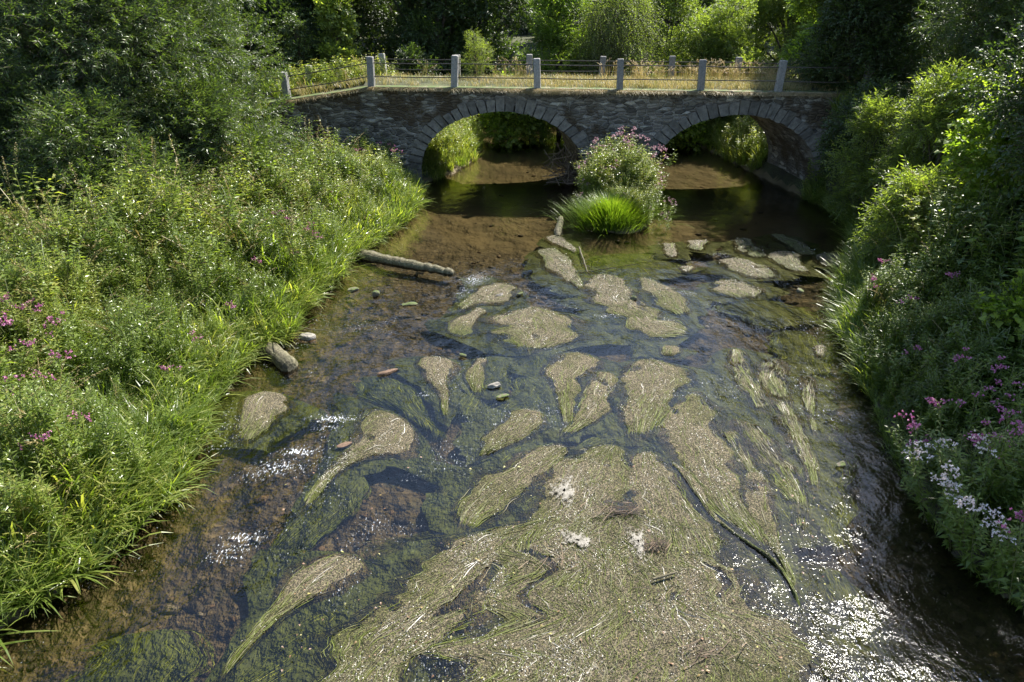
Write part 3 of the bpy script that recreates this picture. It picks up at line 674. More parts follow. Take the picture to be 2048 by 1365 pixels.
# wood behind the bridge
wood = [("oak_tree", "broad dark oak in the shaded wood behind the left end of the bridge", M_dark, TW_far, 12, 4.5, 31, 5200),
        ("alder_tree", "tall dark alder in the wood behind the bridge", M_dark, TW_far, 13, 3.6, 32, 4600)]
def forest_tree(i, name, lab, mat, tw, H, rad, seed, n, px, Yd, low=1.0, group=None, **kw):
    q = at(px, Yd, 3); return tree(name, q, lab, "tree", H, rad, seed, tw, mat, n, low, 20, group, **kw)
sunny = forest_tree(0, "birch_tree", "drooping light green birch in the middle behind the railing", M_birch, TW_birch, 9, 2.6, 41, 6500, 1235, 41, .8, hang=1.0)
forest_tree(0, "ash_tree", "sunlit green ash left of the drooping birch behind the bridge", M_bright, TW_broad, 9, 2.6, 42, 8500, 1120, 42, .8)
forest_tree(0, "willow_bush", "sunlit sallow with silvery leaves behind the right arch", M_birch, TW_broad, 6.5, 2.4, 43, 6500, 1420, 41, .4)
forest_tree(0, "alder_tree", "grey green alder rising behind the dry grass right of the birch", M_birch, TW_broad, 7, 2.6, 44, 7500, 1560, 43, .6)
forest_tree(0, "willow_tree", "rounded sunlit willow next to the yellow green tree on the right", M_birch, TW_will, 8, 2.0, 45, 6000, 1630, 40, .6)
forest_tree(0, "maple_tree", "slender sunlit sapling standing clear of the dark wood left of the bridge", M_birch, TW_maple, 5.2, 1.0, 46, 1500, 685, 38, .4, trunk_r=.05)
forest_tree(0, "hazel_bush", "low leafy hazel behind the far railing left of the birch", M_bright, TW_maple, 4.2, 1.3, 47, 1600, 1015, 39.5, .2, trunk_r=.05)
forest_tree(0, "elder_bush", "thin upright sapling beside the road left of the bridge", M_willow, TW_broad, 3.6, .6, 48, 700, 610, 37, .3, trunk_r=.04)
for n_, (px_, Yd_, H_, r_2, mt_, tw_, lb_) in enumerate([
    (1175, 38.6, 3.6, 1.2, M_bright, TW_broad, "leafy hazel bush at the foot of the drooping birch"), (1300, 39.5, 4.2, 1.3, M_birch, TW_broad, "sunlit bush filling the gap right of the drooping birch"),
    (1365, 38.4, 3.4, 1.1, M_bright, TW_maple, "low bright bush between the birch and the sallow"), (1490, 39, 4.0, 1.3, M_birch, TW_broad, "rounded bush between the sallow and the grey green alder"),
    (1600, 37.8, 3.2, 1.1, M_bright, TW_maple, "yellow green bush behind the tall dry grass on the bridge"), (1060, 40.5, 4.6, 1.4, M_bright, TW_broad, "leafy bush under the sunlit ash"), (830, 39.6, 2.6, 1.1, M_dark, TW_broad, "dark low bush behind the far railing near its left end"), (1330, 44, 8.5, 2.6, M_birch, TW_broad, "taller sunlit tree between the birch and the sallow")]):
    forest_tree(0, "tree" if False else ("hazel_bush" if H_ < 5 else "alder_tree"), lb_, mt_, tw_, H_, r_2, 300+n_, 5500 if H_ > 5 else (1200 if tw_ is TW_maple else 1900), px_, Yd_, .15, trunk_r=.04)
dk = []
for i, (H, rad, sd, n, low) in enumerate([(13, 4.2, 51, 5200, .6), (12, 3.6, 52, 4600, .6), (15, 4.6, 53, 5600, 1.2)]):
    dk.append((H, rad, sd, n, low))
protos = []
spots = [(560, 44, 0, 1.0), (700, 47, 1, 1.1), (830, 45, 2, 1.0), (960, 47, 0, 1.05), (1830, 46, 0, 1.0), (1990, 42, 1, 1.0), (470, 40, 2, .9), (330, 44, 1, 1.1), (150, 42, 0, 1.0), (-40, 40, 2, 1.0), (880, 43, 1, .72)]
spots2 = [(px, 60+6*(i % 3), i % 3, 1.15) for i, px in enumerate(range(-100, 2300, 110))]
labs = {560: "dark oak left of the sapling in the wood", 700: "dark oak right behind the slender sapling", 830: "black shadowed oak above the second railing post", 960: "dark oak behind the low hazel", 1080: "dark oak behind the sunlit ash"}
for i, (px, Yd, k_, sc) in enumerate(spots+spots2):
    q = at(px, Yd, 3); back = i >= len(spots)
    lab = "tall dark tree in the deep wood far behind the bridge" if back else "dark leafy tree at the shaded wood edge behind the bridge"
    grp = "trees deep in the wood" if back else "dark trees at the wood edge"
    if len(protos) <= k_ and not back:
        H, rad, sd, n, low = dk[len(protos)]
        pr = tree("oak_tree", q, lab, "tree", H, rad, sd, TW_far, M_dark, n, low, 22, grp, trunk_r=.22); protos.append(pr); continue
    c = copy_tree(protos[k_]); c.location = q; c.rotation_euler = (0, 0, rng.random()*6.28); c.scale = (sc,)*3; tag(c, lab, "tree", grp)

# ------------------------------------------------------------------ undergrowth carpets
def field_pts(n, x0, x1, y0, y1, cond):
    x = rng.uniform(x0, x1, n); y = rng.uniform(y0, y1, n); d = sdist(x, y); s = cond(x, y, d); x, y, d = x[s], y[s], d[s]
    return np.stack([x, y, ground(x, y)-.03], -1), d
# left bank downstream
def clump(pts): return .62+.75*smooth(.25, .75, fbm(pts[:, 0]*.75+3, pts[:, 1]*.75, 5))
def ingrad(x, y):
    gx = sdist(x+.05, y)-sdist(x-.05, y); gy = sdist(x, y+.05)-sdist(x, y-.05); return np.arctan2(-gy, -gx)
pts, d = field_pts(15500, -14, -3, 4.5, 29.5, lambda x, y, d: (d > -.02) & (d < 7.5) & (x < 0) & ~((x < -8.4) & (y > 19.8)) & (y < nearY(x)-.2) & (np.abs(x) < .85*y+3.5) & (rng.random(len(x)) < np.where(y < 16, 1.0, .7)))
e = np.exp(-(d/.9)**2); n1 = fbm(pts[:, 0]*.5, pts[:, 1]*.5, 1); n2 = fbm(pts[:, 0]*.6+9, pts[:, 1]*.6, 2); one = np.ones(len(pts))
near = smooth(13, 10, pts[:, 1])
kinds = [(GRASS, .25+1.6*e*(1-near)+1.4*(n1 > .58)), (REED, .1+2.0*e+2.6*near*smooth(3.4, 1.4, d)), (NETTLE, .9*one+2.2*(n1 < .45)), (WILLOWHERB, .5+2.0*(n2 > .55)), (FEATHER, .3+1.2*(n2 < .42)), (DOCK, .02+.12*(d > 3)), (DEAD, .22)]
kinds = [(k_, np.asarray(w)*one) for k_, w in kinds]
plant_field("bank_undergrowth", "sunlit tangle of nettles, willowherb and reed grass covering the left bank", pts, kinds, HM, val=-.02, scf=clump(pts)*(.75+.25*smooth(.2, 1.4, d)+.25*smooth(14, 17, pts[:, 1])*smooth(24, 21, pts[:, 1])-.12*smooth(24, 27, pts[:, 1])), patch=.5)
# right bank downstream
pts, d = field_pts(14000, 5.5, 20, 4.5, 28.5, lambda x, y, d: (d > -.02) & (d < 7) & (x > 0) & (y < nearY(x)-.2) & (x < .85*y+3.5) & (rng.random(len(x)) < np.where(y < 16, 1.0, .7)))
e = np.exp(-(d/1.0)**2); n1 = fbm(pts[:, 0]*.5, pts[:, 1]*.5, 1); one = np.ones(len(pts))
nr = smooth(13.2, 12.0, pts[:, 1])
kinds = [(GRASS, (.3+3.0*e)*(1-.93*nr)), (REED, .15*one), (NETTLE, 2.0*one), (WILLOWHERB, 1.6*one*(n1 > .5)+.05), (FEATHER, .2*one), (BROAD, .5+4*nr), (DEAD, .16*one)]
plant_field("bank_undergrowth", "shaded nettles, balsam leaves and overhanging grass along the right bank", pts, kinds, HM, val=-.2+.17*smooth(12, 15, pts[:, 1]), scf=clump(pts)*(.85+.5*smooth(.4, 2.2, d))*(1-.3*smooth(13, 12, pts[:, 1])), patch=.4)  # val puts part of the bank's deep shade into the leaf colour, strongest downstream
# grass fringe leaning over the water
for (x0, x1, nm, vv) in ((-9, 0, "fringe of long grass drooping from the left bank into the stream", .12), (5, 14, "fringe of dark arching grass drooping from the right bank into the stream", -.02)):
    pts, d = field_pts(15000, x0, x1, 3.5, 29, lambda x, y, d: (d > -.12) & (d < .55) & (y < nearY(x)-.3))
    pts[:, 2] = np.maximum(pts[:, 2], .02)
    plant_field("bank_grass_fringe", nm, pts, [(GRASS, np.ones(len(pts))), (REED, np.ones(len(pts))*.6*(pts[:, 0] < 0))], HM, cat="grass", sc=(.6, 1.1), scf=1-.6*smooth(13, 12, pts[:, 1])*(pts[:, 0] > 0), tilt=.2, lean=ingrad(pts[:, 0], pts[:, 1]), val=vv, patch=.3)
# upstream banks and the land behind
pts, d = field_pts(16000, -16, 22, 33.5, 48, lambda x, y, d: (d > -.05) & (d < 8))
pts2, d2 = field_pts(3500, -22, -5.5, 29, 38, lambda x, y, d: (d > .2) & ((y > nearY(x)+BW) | ((y < nearY(x)) & (x < -10.3))))
pts3, d3 = field_pts(900, -5.5, 0, 31, 36, lambda x, y, d: (d > -.05))
pts4, d4 = field_pts(900, 9, 14, 32, 37, lambda x, y, d: (d > -.05) & (y > nearY(x)+BW))
pts = np.vstack([pts, pts2, pts3, pts4]); d = np.concatenate([d, d2, d3, d4]); one = np.ones(len(pts)); e = np.exp(-(d/1.2)**2)
plant_field("bank_undergrowth", "green grass and nettles on the banks seen through and behind the bridge arches", pts, [(GRASS, .8+2*e), (NETTLE, .6*one), (FEATHER, .4*one)], HM, val=.18, patch=.3)
# dry grass on the deck
k = 2600; u = rng.uniform(-9.5, 15, k); v = .3 + (BW-.6)*rng.random(k); den = .25+.75*smooth(-3, 3, u)+.6*smooth(9, 12, u)
s = rng.random(k) < den*.8; u, v = u[s], v[s]
DG = [T_grass(s_+90, 22, (.12, .34), .008, (.05, .7), (.2, 1.3), .1) for s_ in range(3)]
TG = [T_grass(s_+95, 14, (.35, .8), .007, (.02, .3), (.1, .6), .1, heads=5) for s_ in range(2)]
pts = np.array([B(a, b, float(ztop(a))-.02+.07*(1-((b-BW/2)/(BW/2))**2)) for a, b in zip(u, v)])
plant_field("deck_grass", "straw coloured dry grass growing over the bridge deck between the railings", pts, [(DG, np.ones(len(pts))), (TG, .02+.35*(v > BW*.6)*smooth(3, 8, u))], [M_dry], cat="grass", val=.08)
# grass roots trailing over the wall edge
k = 1000; u = np.concatenate([rng.normal(un[3]+.9, .9, k), rng.uniform(un[3]-.4, un[5]-1, k//2), rng.uniform(un[0], un[6]+3, 700)]); pts = np.array([B(a, -.12-.06*random.random(), float(ztop(a))+.0-.04*random.random()) for a in u])
HG = [T_grass(s_+99, 9, (.12, .35), .007, (1.2, 1.9), (.6, 1.4), .05) for s_ in range(2)]
pts[:, 2] += .02
plant_field("trailing_grass", "bleached grass and roots hanging over the edge of the bridge wall", pts, [(HG, np.ones(len(pts)))], [M_dry], cat="grass", val=.2)

# ------------------------------------------------------------------ balsam plants
def balsam_proto(seed, H=1.5, heads=4, petal=M_pink):
    r_ = np.random.default_rng(seed)
    root = thing("balsam_plant", (0, 0, 0), "pink flowering balsam", "plant")
    g = Geo(); g.add(*T_herb(seed, H, 13, 3, .15, .05, branch=4, droop=.3, stemA=.8)); g.build("foliage", [M_herb, M_stem, M_spike], root)
    for h_ in range(heads):
        g = Geo(); a = r_.random()*6.28; rr = .16*(h_ > 0)*r_.uniform(.6, 1.3); c = np.array([cos(a)*rr, sin(a)*rr, H*r_.uniform(.98, 1.08)-.5*rr])
        tube(g, np.array([c*[.5, .5, 1]-[0, 0, .2], c]), .004, 3, .3, 1)
        for j in range(7):
            dd = r_.normal(size=3)*[1, 1, .6]; q = c+dd*.036
            for k_ in range(5):
                e = r_.normal(size=3); put(g, leaf(.027, .022, A=r_.random()), q, e, r_.random()*3)
        g.build("flower_head", [petal, M_stem], root)
    return root
BP = [balsam_proto(201, 1.5, 4), balsam_proto(202, 1.35, 3), balsam_proto(203, 1.6, 5), balsam_proto(204, 1.45, 5, M_white), balsam_proto(205, 1.5, 5, M_pale), balsam_proto(206, 1.5, 4, M_pale)]
used = set()
def balsam(x, y, k_, label, group, sc=1.0, dz=0.0):
    if k_ not in used: o = BP[k_]; used.add(k_)
    else: o = copy_tree(BP[k_])
    o.location = (x, y, float(ground(x, y))-.03+dz); o.rotation_euler = (rng.normal()*.06, rng.normal()*.06, rng.random()*6.28); s = sc*rng.uniform(.88, 1.12); o.scale = (s, s, s)
    return tag(o, label, "plant", group)
def balsam_at(px, py, k_, label, group, sc=1.0, H=1.5, over=0.0):
    """stand a plant so that its flower top shows at this place of the photo"""
    z = 2.0
    for _ in range(6):
        q = P(px, py, z); z = float(ground(q[0], q[1])) + H*sc
    x_ = q[0]
    x_ += over*H*sc; side = 1 if x_ > 0 else -1
    while sdist(x_, q[1]) < .15-.3*(over > 0): x_ += .12*side
    o = balsam(x_, q[1], k_, label, group, sc)
    if over: o.rotation_euler = (Matrix.Rotation(-over*side, 3, 'Y') @ Matrix.Rotation(rng.random()*6.28, 3, 'Z')).to_euler()
G1 = "balsam at the left edge"
for px, py in [(10, 585), (35, 592), (60, 600), (85, 612), (110, 625), (15, 660), (45, 680), (60, 730), (100, 700), (20, 740), (160, 800), (60, 850)]:
    balsam_at(px, py, rng.integers(0, 3), "balsam with magenta flowers in the patch at the left picture edge", G1, 1.0)
for px, py in [(622, 262), (648, 268), (675, 270), (700, 262), (712, 275), (738, 272), (760, 285), (785, 290), (650, 300), (720, 300), (800, 310)]:
    balsam_at(px, py, rng.integers(0, 3), "pink balsam at the foot of the bridge wall left of the arches", "balsam below the bridge wall", .95)
for px, py in [(650, 372), (560, 428), (590, 470), (480, 468), (510, 535), (445, 685), (395, 520), (300, 600), (590, 640), (250, 430), (440, 770)]:
    balsam_at(px, py, rng.integers(0, 3), "lone pink balsam scattered among the green herbs of the left bank", "scattered balsam on the left bank", .85)
for px, py in [(1815, 425), (1790, 430), (1770, 515), (1740, 568), (1830, 600), (1810, 730), (1930, 712), (1990, 730), (2040, 765), (1960, 790), (1900, 560)]:
    balsam_at(px, py, rng.integers(0, 3), "pink balsam in half shade on the upper right bank", "balsam on the upper right bank", .9)
for px, py in [(1760, 862), (1795, 860), (1930, 905), (1950, 915), (2000, 900), (2030, 840), (2045, 860), (1990, 930), (2040, 930), (1880, 850), (1985, 1085), (2035, 1050)]:
    balsam_at(px, py, rng.integers(0, 3), "magenta balsam in the flowering clump at the lower right", "magenta balsam at lower right", 1.05, over=.25)
for px, py in [(1830, 905), (1850, 915), (1865, 930), (1800, 965), (1815, 975), (1835, 955), (1880, 890), (1870, 985), (1920, 960), (1945, 1010), (1890, 1040), (2020, 1160)]:
    balsam_at(px+rng.normal()*18, py+rng.normal()*22, 3, "white flowered balsam leaning over the water at the lower right", "white balsam at lower right", 1.05, over=.3)
# islet clump: tall balsam in front of the pier
isl = [(1190, 300), (1255, 285), (1230, 335), (1300, 365), (1200, 345), (1275, 340), (1315, 350), (1250, 400), (1345, 400), (1210, 268), (1245, 262), (1272, 275), (1240, 290), (1300, 282), (1200, 290), (1180, 305), (1320, 300), (1285, 300), (1225, 305), (1260, 315), (1195, 325), (1310, 325), (1165, 340), (1240, 340), (1290, 345), (1330, 345), (1215, 355), (1265, 365), (1175, 370), (1335, 380), (1310, 375), (1225, 385), (1280, 395), (1340, 410), (1320, 415), (1160, 390), (1300, 430), (1335, 440)]
for px, py in isl:
    f = (py-262)/180; Yd = lerp(27.4, 23.6, f); d_ = ray(px, py); t_ = Yd/d_[1]; z = CAM_H+d_[2]*t_; x = d_[0]*t_
    gz = max(float(ground(x, Yd)), -.1); H = max(z-gz, .8)
    balsam(x, Yd, 4+rng.integers(0, 2), "pale pink balsam of the tall clump on the islet before the bridge pier", "balsam clump on the islet", H/1.5*rng.uniform(.9, 1.1))
pts, d = field_pts(3000, 2.0, 6.2, 23.9, 28.8, lambda x, y, d: (ground(x, y) > -.05) & (y-24.3 > -.9*(x-4.2)) )
isc = np.interp(pts[:, 1], [23.8, 25, 27.5], [.7, 1.05, 1.65])*(.66+.55*vnoise(pts[:, 0]*1.6, pts[:, 1]*1.6, 4))
plant_field("islet_undergrowth", "narrow leaved herbs filling the flowering islet in front of the pier", pts, [(WILLOWHERB, np.ones(len(pts))*1.5), (NETTLE, np.ones(len(pts))), (FEATHER, .3*np.ones(len(pts)))], HM, sc=(.7, 1.1), val=.18, scf=isc)
# sedge tussock
q = P(1222, 462, 0); r_ = np.random.default_rng(77)
tus = thing("sedge_tussock", (q[0], q[1]+.35, .05), "bright green dome of long sedge blades at the front of the islet", "tussock"); g = Geo()
for i in range(4200):
    a = r_.random()*6.28; rr = abs(r_.normal())*.5; b = blade(r_.uniform(.8, 1.45), .011*r_.uniform(.7, 1.4), .08+rr*.55, r_.uniform(.5, 1.5), A=r_.uniform(.15, .85)-.1*rr)
    g.scatter(b, np.array([[cos(a+.2)*rr*1.25, sin(a+.2)*rr*.8, 0]]), rotz([a-pi/2+r_.normal()*.3]))
g.build("blades", M_sedge, tus)
# small bright shrub on the deck and dry stalks
q = B(-1.2, BW-.6, ztop(-1.2))
tree("broom_bush", q, "small yellow green bush growing on the deck by the second railing post", "bush", 1.55, .7, 61, [T_twig(91, .3, 14, .05, .012, .2, A0=.6)], M_bright, 900, .25, 8, trunk_r=.02, hang=.1)
for i in range(7):
    pass
# tall dock spikes on the left bank
for i, (px, py) in enumerate([(15, 425), (40, 455), (155, 420), (200, 440), (235, 405), (90, 440), (330, 440)]):
    z = 2.6
    for _ in range(6):
        q = P(px, py, z); z = float(ground(q[0], q[1]))+1.75
    if i == 0:
        d0 = thing("dock_plant", q, "dock", "plant"); gg = Geo(); gg.add(*DOCK[0]); gg.build("stem", [M_herb, M_stem, M_spike], d0); dk0 = d0
    else: dk0 = copy_tree(d0)
    dk0.location = (q[0], q[1], z-1.75); dk0.rotation_euler = (rng.normal()*.08, rng.normal()*.08, rng.random()*6)
    tag(dk0, "tall brown seeded dock spike rising against the dark willow at left", "plant", "dock spikes before the willow")

# ------------------------------------------------------------------ water weed
def mat_thing(edges, label, kind="dry", h=.03, dens=1.0, group=None, name="weed_mat", bits=1.0, strands=1.0):
    """edges: [(left x, left y, right x, right y)] in flow order; projected on the water and built there"""
    E = np.array(edges, float); L = np.array([P(a, b)[:2] for a, b in E[:, :2]]); Rr = np.array([P(a, b)[:2] for a, b in E[:, 2:]])
    c0 = (L.mean(0)+Rr.mean(0))/2; L = L-c0; Rr = Rr-c0
    seg = np.linalg.norm(np.diff((L+Rr)/2, axis=0), axis=1); sp = np.concatenate([[0], np.cumsum(seg)]); Ln = sp[-1]; sp /= Ln
    ss = np.linspace(0, 1, 200)
    def sm(Pp):      # smoothed edge lookup
        a = np.stack([np.interp(ss, sp, Pp[:, i]) for i in (0, 1)], -1)
        kk = 25; pad = np.vstack([np.repeat(a[:1], kk, 0), a, np.repeat(a[-1:], kk, 0)]); w = np.hanning(2*kk+1); w /= w.sum()
        return np.stack([np.convolve(pad[:, i], w, 'valid') for i in (0, 1)], -1)
    Ls, Rs = sm(L), sm(Rr)
    sd = rng.integers(0, 50); W_ = np.linalg.norm(Ls-Rs, axis=1).mean()
    dist = c0[1]
    def at_(s, t_):
        s = np.clip(s, 0, 1); i = s*199; i0 = np.floor(i).astype(int).clip(0, 198); f = (i-i0)[:, None]
        l = Ls[i0]*(1-f)+Ls[i0+1]*f; r = Rs[i0]*(1-f)+Rs[i0+1]*f
        # a rounded head: the edges close towards the upstream end
        rd = np.sqrt(np.clip(s/.16, 0, 1)*(2-np.clip(s/.16, 0, 1)))[:, None]; mid = (l+r)/2
        wob = 1+(.5*(vnoise(s*Ln*2.2+sd, (t_ > 0)*7., 1)-.5)+.3*(vnoise(s*Ln*7+sd, (t_ > 0)*7.+t_*.5, 4)-.5)*min(1, 1.2/W_))[:, None]
        return mid + (r-l)/2*(1.66 if dist > 8.4 and kind == 'dry' else 1.42)*rd*wob*t_[:, None]
    W = np.linalg.norm(Ls-Rs, axis=1).mean(); area = W*Ln*.8; dist = c0[1]; size = max(1.0, dist/9.0)
    sub = kind == "green"; zb = -.075 if sub else (-.026 if kind == "wisp" else -.006)
    def zs(s, t_, xy):
        dome = (1-np.abs(t_)**2.5)*np.clip(np.minimum(s/.08, (1-s)/.12+.2), 0, 1)
        return zb + h*dome*((-.12 if W_ < 1.5 else .16)+1.85*fbm(xy[:, 0]*2.6+sd, xy[:, 1]*2.0, 2)) - .05*(1-dome) - .075*smooth(.55, 1.0, np.abs(t_))*vnoise(xy[:, 0]*5+sd, xy[:, 1]*3.5, 5) - (.05*smooth(.84, .93, vnoise(t_*max(2.2, W_*1.9)+s*1.7+sd, s*Ln*.55, 4)) if W_ > .9 else 0)
    root = thing(name, (c0[0], c0[1], 0), label, "water weed", group)
    n, m_ = max(14, int(Ln/.07)), max(8, int(W/.07)); n = min(n, 90); m_ = min(m_, 60)
    s, t_ = np.meshgrid(np.linspace(0, 1, n), np.linspace(-1, 1, m_), indexing='ij'); s = s.ravel(); t_ = t_.ravel(); xy = at_(s, t_); z = zs(s, t_, xy)
    tan = (np.clip(1.5-np.abs(t_)*1.3, 0, 1)*(.45+.9*vnoise(xy[:, 0]*1.4+sd, xy[:, 1]*1.4, 3)))*np.clip(1.3-s*.75, .2, 1)
    if sub: tan = tan*.35
    g = Geo(); grid(g, np.concatenate([xy, z[:, None]], 1).reshape(n, m_, 3), tan)
    g.build("root_mass", M_skirt if sub else M_mat, root, True)
    T = 1+.2/max(W/2, .15) if not sub else 1.25
    T = min(T, 1.9)
    if not sub:
        s, t_ = np.meshgrid(np.linspace(0, 1, n), np.linspace(-1, 1, m_), indexing='ij'); s = s.ravel(); t_ = t_.ravel()*T*(.75+.5*vnoise(s*Ln*3+sd, (t_.ravel() > 0)*5., 2)); xy = at_(s, t_)
        tl_ = np.stack([np.interp(s, [0, 1], [0, v_]) for v_ in ((Ls[-1]+Rs[-1]-Ls[-20]-Rs[-20])/2)*1.2], -1); xy = xy+tl_*.8
        g = Geo(); grid(g, np.concatenate([xy, np.full((len(xy), 1), -.055)+.02*vnoise(xy[:, 0]*6, xy[:, 1]*3, 3)[:, None]-.05*(np.abs(t_)/T > .9)[:, None]], 1).reshape(n, m_, 3)); g.build("submerged_fringe", M_skirt, root, True)
    # flowing strands
    strands = strands*(2.0 if kind == "wisp" else 1)
    k = int(area*620*dens*strands/size**1.6)+40; s0 = rng.random(k)**.9*.97; l = rng.uniform(.14, .5, k)*size**.4/Ln*(1+1.1*(s0 > .7)); t0 = rng.normal(size=k)*.5; out = rng.random(k) < .6; t0 = np.where(out, np.sign(t0)*rng.uniform(.72, T, k), np.clip(t0, -1.1, 1.1)); kp = out | (s0 > .72) | (rng.random(k) < (.9 if kind != "dry" else .6)); s0, t0, l = s0[kp], t0[kp], l[kp]; k = len(s0)
    npt = 5; V = np.zeros((k, npt, 2, 3)); ph = rng.normal(size=k)*.05
    wd = rng.uniform(.002, .0055, k)*size**.75
    lift = rng.random(k)
    for j in range(npt):
        f = j/(npt-1); sj = s0+l*f; over = np.clip(sj-1, 0, None)*Ln
        tj = t0*(1+.06*f)+ph*np.sin(f*3+lift*6); q = at_(sj, tj)
        tail = at_(np.ones(k), tj)-at_(np.full(k, .93), tj); tail /= np.linalg.norm(tail, axis=1, keepdims=True)+1e-9; q = q+tail*over[:, None]
        ahead = at_(np.clip(sj+.01, 0, 1), tj)-at_(np.clip(sj-.01, 0, 1), tj); ahead /= np.linalg.norm(ahead, axis=1, keepdims=True)+1e-9
        nrm = np.stack([-ahead[:, 1], ahead[:, 0]], -1)*wd[:, None]*(1 if j not in (0, npt-1) else .35)
        zz = zs(np.clip(sj, 0, 1), np.clip(tj, -1, 1), q)+(.003+.018*lift)*np.sin(pi*min(f+.1, 1))
        zz = np.where(np.abs(t0) > 1.0, np.minimum(zz, -.008-.03*lift), zz)
        if sub: zz = np.minimum(zz, -.012)
        V[:, j, 0, :2] = q-nrm; V[:, j, 1, :2] = q+nrm; V[:, j, 0, 2] = zz-.002*rng.random(k); V[:, j, 1, 2] = zz+.003*rng.normal(size=k)
    idx = np.arange(npt*2).reshape(npt, 2); F = []
    for j in range(npt-1): a, b, c, d_ = idx[j, 0], idx[j, 1], idx[j+1, 0], idx[j+1, 1]; F += [(a, b, d_), (a, d_, c)]
    F = np.array(F); FF = (F[None]+(np.arange(k)*npt*2)[:, None, None]).reshape(-1, 3)
    q = at_(s0, t0); cen = np.clip(1.3-np.abs(t0)*1.2, 0, 1)*(.5+.8*vnoise(q[:, 0]*1.4+sd, q[:, 1]*1.4, 3))*np.clip(1.35-s0*.8, .25, 1)
    val = np.clip((.26+.34*cen+rng.normal(size=k)*.15) if not sub else .45+.25*rng.normal(size=k), 0, 1)
    if not sub: val = np.where(np.abs(t0) > .8, .36+.1*rng.normal(size=k), val).clip(0, 1)
    g = Geo(); g.add(V.reshape(-1, 3), FF, np.repeat(val, npt*2)); g.build("strands", M_sub if sub else M_weed, root)
    # bits of leaf and dried stem that lie on the mat
    k = int(area*5200*dens*bits*(0.03 if sub else 1)/size**1.5)
    if k > 4:
        s0 = rng.random(k)*.97; t0 = np.clip(rng.normal(size=k)*.55, -1, 1); q = at_(s0, t0); keep = rng.random(k) < (.15+.95*vnoise(q[:, 0]*1.4+sd, q[:, 1]*1.4, 3)*np.clip(1.4-s0, 0, 1))*(.35+1.3*vnoise(q[:, 0]*7, q[:, 1]*5, 2)); s0, t0, q = s0[keep], t0[keep], q[keep]; k = len(s0)
        if k:
            zq = zs(s0, t0, q)+.006+.02*rng.random(k); wet = zq > -.002+.012*rng.random(k); q = q[wet]; zq = zq[wet]; k = len(q); pos = np.concatenate([q, zq[:, None]], 1); dirs = rng.normal(size=(k, 3))*[1, 1, .35]
            R3 = frame(dirs, rng.normal(size=k)*.6)*rng.uniform(.4, 1.1, k)[:, None, None]*size**.8
            u_ = rng.random(k); gm = smooth(.45, .62, fbm(q[:, 0]*2.3+sd, q[:, 1]*1.6, 4)); u_ = u_*(1-.5*gm); vv = np.where(u_ < .24, .12*rng.random(k), np.where(u_ < .52, .28+.2*rng.random(k), np.where(u_ < .8, .56+.24*rng.random(k), .84+.16*rng.random(k)))); g = Geo(); tp = [leaf(.032, .009), leaf(.045, .006), leaf(.02, .014)]
            for j in range(3): g.scatter(tp[j], pos[j::3], R3[j::3], vv[j::3])
            if k > 3: g.build("dried_leaves", M_weed, root)
    return root
D = "dry"; GR = "green"
